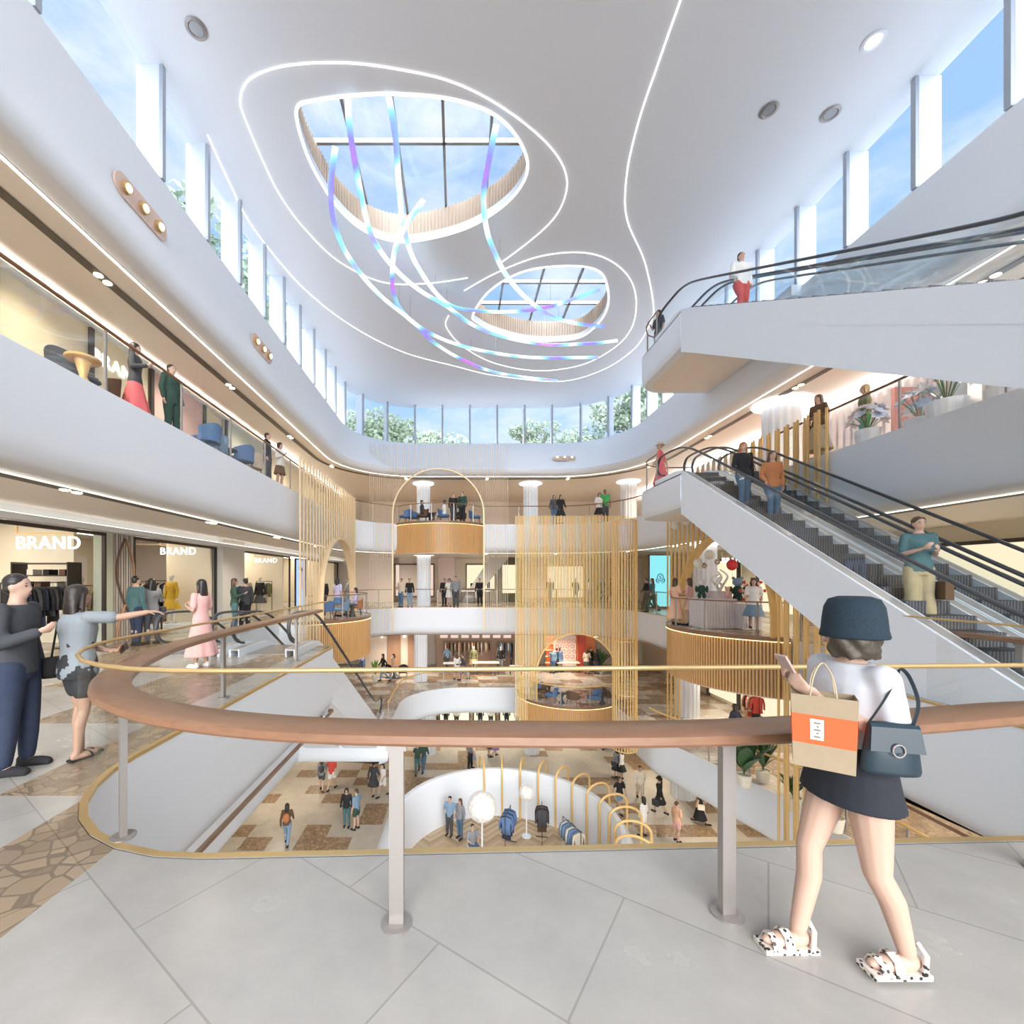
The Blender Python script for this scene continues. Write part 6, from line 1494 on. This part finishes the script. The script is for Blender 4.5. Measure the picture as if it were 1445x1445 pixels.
for k in range(5): MB().box(0, -.2, .5+.45*k, .6, 0, .54+.45*k, mat('orange glow shelf', (.9, .45, .25), .5, emit=(1, .4, .2), estr=.5)).build('shelf', t)
tag(MB().box(8.55, 30.7, -4.8, 9.05, 30.95, -2.0, mat('deep red panel', (.55, .08, .05), .5)).build('red_cabinet'), 'narrow deep red cabinet in the orange shop', 'cabinet')
for k, (x, z) in enumerate(((9.3, -2.1), (9.6, -2.3))): tag(MB().ell((x, 30.2, z), (.14, .14, .14), WLED, 12, 8).build('globe_light'), ('upper', 'lower')[k]+' glowing globe light in the orange shop', 'pendant light')
bench((7.6, 30.1, -4.8), 1.6, .6, .7, CREAM, 'cream table in front of the orange shop')
plant((9.7, 29.6, -4.8), 1.8, 18, 'tall dark plant right of the orange shop', .06)
# ground floor displays and right hand galleries
for k, x in enumerate((-1.4, 1.2, 3.2)):
    window_display(x, x+(2.3 if k == 0 else 1.7), 33.5, -9.6, .3, 2.6, emis('bright yellow lit back', (1, .93, .62), .5), BROWN, ('left', 'middle', 'right')[k]+' bright shop window at the back of the ground floor', 'ground floor shop windows')
    for j in range(2): mannequin((x+.5+.8*j, 33.0, -9.6), 170+20*j, ('black', 'white')[j], 'dgrey', ('left', 'right')[j]+' mannequin in the '+('left', 'middle', 'right')[k]+' ground floor shop window', 'tr')
for k, (y, m_) in enumerate(((10.5, LITC), (14.0, LITP), (17.5, LITC), (21.5, LITC))):
    for z, nm in ((-4.8, 'middle gallery'), (0, 'walkway level')):
        t = thing('shop_window', ('nearest', 'second', 'third', 'farthest')[k]+' lit shop window along the right side of the '+nm, 'shop window', (13.9, y, z), 0, 'shop windows on the right'); MB().box(0, 0, .2, .06, 2.6, 2.6, m_).build('lit_back', t)
        for a in (0, 2.6): MB().box(-.1, a-.05, 0, .05, a+.05, 2.7, DF).build('upright', t)
        MB().box(-.1, 0, 2.6, .05, 2.6, 2.7, DF).build('header', t)
rack(12.6, 18.6, -4.8, R(90), 8, ['red', 'black', 'rust', 'cream'], 'under the balloon balcony', h=1.6)
rack(12.9, 14.6, 0, R(90), 10, ['black', 'rust', 'brown'], 'behind the balloon display', h=1.7)
for k, y in enumerate((9.0, 10.6)): 
    t = thing('sofa', ('nearer', 'farther')[k]+' white sofa glimpsed below the right escalator', 'sofa', (12.4, y, 0), R(90), 'white sofas')
    MB().box(-.6, -.35, .12, .6, .35, .42, cloth('cream')).build('seat', t); MB().box(-.6, .22, .42, .6, .38, .8, cloth('cream')).build('backrest', t); MB().box(-.5, -.3, 0, .5, .3, .12, DF).build('base', t)

# ================================================================== trees outside
HZL = mat('hazy tree leaves', (.44, .54, .42), .8, noise_amt=.18, nscale=1.5); BARK = mat('tree bark', (.25, .2, .15), .9)  # leaf colour is paled to carry the outdoor haze
def tree_mesh(seed, w, h):
    r = random.Random(seed); lobes = [(V((r.uniform(-.6, .6)*w, r.uniform(-.6, .6)*w, r.uniform(.35, .95)*h)), r.uniform(.28, .5)*w) for _ in range(13)]
    m = MB()
    for c, rad in lobes:
        for _ in range(230):
            d = V((r.gauss(0, 1), r.gauss(0, 1), r.gauss(0, 1))).normalized()*rad*r.uniform(.6, 1.05); d.z *= .65; p = c+d; a = V((r.gauss(0, 1), r.gauss(0, 1), r.gauss(0, 1))).normalized(); b = a.orthogonal().normalized(); s = .16+.12*r.random()
            m.add([p-a*s, p+b*s*.6, p+a*s, p-b*s*.6], [(0, 1, 2, 3)], HZL)
    tr = MB(); tr.tube([(0, 0, -26), (0, 0, 0), (.2, 0, .3*h)], [.45, .3, .2], BARK, 8)
    for c, rad in lobes: tr.tube([(0, 0, -1), (c.x*.5, c.y*.5, c.z*.5), c], [.16, .1, .04], BARK, 5)
    return m.mesh('foliage'), tr.mesh('trunk')
TM = [tree_mesh(k, 4.2, 5.5) for k in range(3)]
WHERE = 'through the windows'
for i, (x, y, top, s, l_) in enumerate(((-16.5, 24.6, 22.8, 1.15, 'tree seen through the nearest left high window'), (-17, 31.5, 22.5, 1.1, 'second tree along the left high windows'), (-17, 37.5, 22, 1.1, 'third tree along the left high windows'), (-18, 46, 21.8, 1.1, 'fourth tree along the left high windows'),
    (-14.5, 50, 20.0, 1.0, 'tree at the left end of the far windows'), (-8.5, 52, 20.6, 1.15, 'large bushy tree left of centre in the far windows'), (-3.4, 54, 19.4, .95, 'tree left of centre partly behind a mullion in the far windows'),
    (8.6, 50, 18.9, .8, 'small rounded tree right of centre in the far windows'), (14.8, 52, 19.6, 1.1, 'wide tree at the right of the far windows'), (20.5, 48, 22.0, 1.1, 'tall tree in the far right corner windows'), (22, 42, 21.5, 1.1, 'tree behind the right corner fins'))):
    t = thing('tree', l_, 'tree', (x, y, top-5.6*s), rnd.uniform(0, 6), 'trees outside the high windows'); t.scale = (s, s, s)
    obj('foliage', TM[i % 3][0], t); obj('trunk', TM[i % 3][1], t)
# ================================================================== camera, light
cam = bpy.data.cameras.new('camera'); co = bpy.data.objects.new('camera', cam); COL.objects.link(co)
co.location = (0, 0, CAMZ); co.rotation_euler = (R(90), 0, 0)
cam.sensor_width = 36; cam.lens = 36*F/1445; cam.shift_x = (722.5-VX)/1445; cam.shift_y = (VY-722.5)/1445
cam.clip_start = .05; cam.clip_end = 500
SC.camera = co
W = bpy.data.worlds.new('sky'); SC.world = W; W.use_nodes = True
n = W.node_tree.nodes; l = W.node_tree.links; n.clear()
out = n.new('ShaderNodeOutputWorld'); bg = n.new('ShaderNodeBackground'); l.new(bg.outputs[0], out.inputs[0])
tc = n.new('ShaderNodeTexCoord'); sp = n.new('ShaderNodeSeparateXYZ'); l.new(tc.outputs['Generated'], sp.inputs[0])
cr = n.new('ShaderNodeValToRGB'); e = cr.color_ramp.elements
e[0].position = 0.0; e[0].color = (.72, .72, .72, 1); e[1].position = 1; e[1].color = (.30, .48, .80, 1)
x = e.new(.48); x.color = (.78, .80, .82, 1); x = e.new(.54); x.color = (.58, .75, .93, 1); x = e.new(.7); x.color = (.36, .58, .88, 1)
mr = n.new('ShaderNodeMapRange'); mr.inputs['From Min'].default_value = -1; l.new(sp.outputs[2], mr.inputs[0]); l.new(mr.outputs[0], cr.inputs[0])
mp = n.new('ShaderNodeMapping'); mp.inputs['Scale'].default_value = (1, 1, 2.6); l.new(tc.outputs['Generated'], mp.inputs[0])
nz = n.new('ShaderNodeTexNoise'); nz.inputs['Scale'].default_value = 2.6; nz.inputs['Detail'].default_value = 8; nz.inputs['Roughness'].default_value = .6; l.new(mp.outputs[0], nz.inputs['Vector'])
c2 = n.new('ShaderNodeValToRGB'); c2.color_ramp.elements[0].position = .42; c2.color_ramp.elements[1].position = .68; l.new(nz.outputs['Fac'], c2.inputs[0])
mx = n.new('ShaderNodeMix'); mx.data_type = 'RGBA'; l.new(c2.outputs[0], mx.inputs[0]); l.new(cr.outputs[0], mx.inputs[6]); mx.inputs[7].default_value = (.93, .95, .98, 1)
l.new(mx.outputs[2], bg.inputs[0]); bg.inputs[1].default_value = .45
def sun(name, rot, e, ang, col=(1, 1, 1)):
    L = bpy.data.lights.new(name, 'SUN'); L.energy = e; L.angle = R(ang); L.color = col
    o = bpy.data.objects.new(name, L); COL.objects.link(o); o.rotation_euler = tuple(R(a) for a in rot)
sun('sun', (66, 0, 6), 3.0, 60, (1, .985, .97))
def area(name, loc, rot, sx, sy, e, col=(1, 1, 1)):
    L = bpy.data.lights.new(name, 'AREA'); L.shape = 'RECTANGLE'; L.size = sx; L.size_y = sy; L.energy = e; L.color = col
    o = bpy.data.objects.new(name, L); COL.objects.link(o); o.location = loc; o.rotation_euler = tuple(R(a) for a in rot); return o
# lamps added out of sight behind the window sills to brighten the ceiling
area('ceiling_fill_lamp', (-6.22, 12.5, 9.86), (180, 20, 0), .2, 22, 40)
area('ceiling_fill_lamp', (9.72, 12.5, 9.86), (180, -20, 0), .2, 22, 40)
area('ceiling_fill_lamp', (1.7, 26.35, 9.86), (160, 0, 0), 9, .2, 25)
def spot(x, y, z, e=60, ang=140, col=(1, .86, .68)):
    L = bpy.data.lights.new('spot', 'SPOT'); L.energy = e; L.spot_size = R(ang); L.spot_blend = .9; L.shadow_soft_size = .06; L.color = col
    o = bpy.data.objects.new('spot', L); COL.objects.link(o); o.location = (x, y, z)
# lamps lying in the coves above the shopfronts
area('cove_lamp', (-8.1, 15, 7.30), (180, 12, 0), .08, 32, 260, (1, .93, .84))
area('cove_lamp', (12.45, 15, 7.33), (180, -12, 0), .08, 32, 300, (1, .93, .88))
# the ceiling spotlights of each gallery
for y in (4, 8, 12, 16, 20, 24): spot(-7.0, y, 7.44, 90); spot(10.6, y, 7.44, 120); spot(-7.2, y, 3.1, 90)
for x in (-4, 1.5, 7): spot(x, 28.5, 7.44, 160); spot(x, 28.5, 3.1, 160); spot(x, 29, -1.7, 220); spot(x, 30, -6.5, 150)
for y in (9, 14, 20): spot(11.8, y, 3.1, 130); spot(11.6, y, -1.7, 150); spot(-9, y+3, -1.7, 120); spot(11, y+4, -6.5, 120)
for y in (15, 22, 28): spot(-9, y, -6.5, 120)
SC.view_settings.view_transform = 'Standard'; SC.view_settings.look = 'None'; SC.view_settings.exposure = 1.42; SC.view_settings.gamma = 1
SC.view_settings.use_curve_mapping = False
SC.cycles.transparent_max_bounces = 40; SC.cycles.max_bounces = 8; SC.cycles.diffuse_bounces = 5; SC.cycles.caustics_reflective = False; SC.cycles.caustics_refractive = False
SC.cycles.sample_clamp_indirect = 4
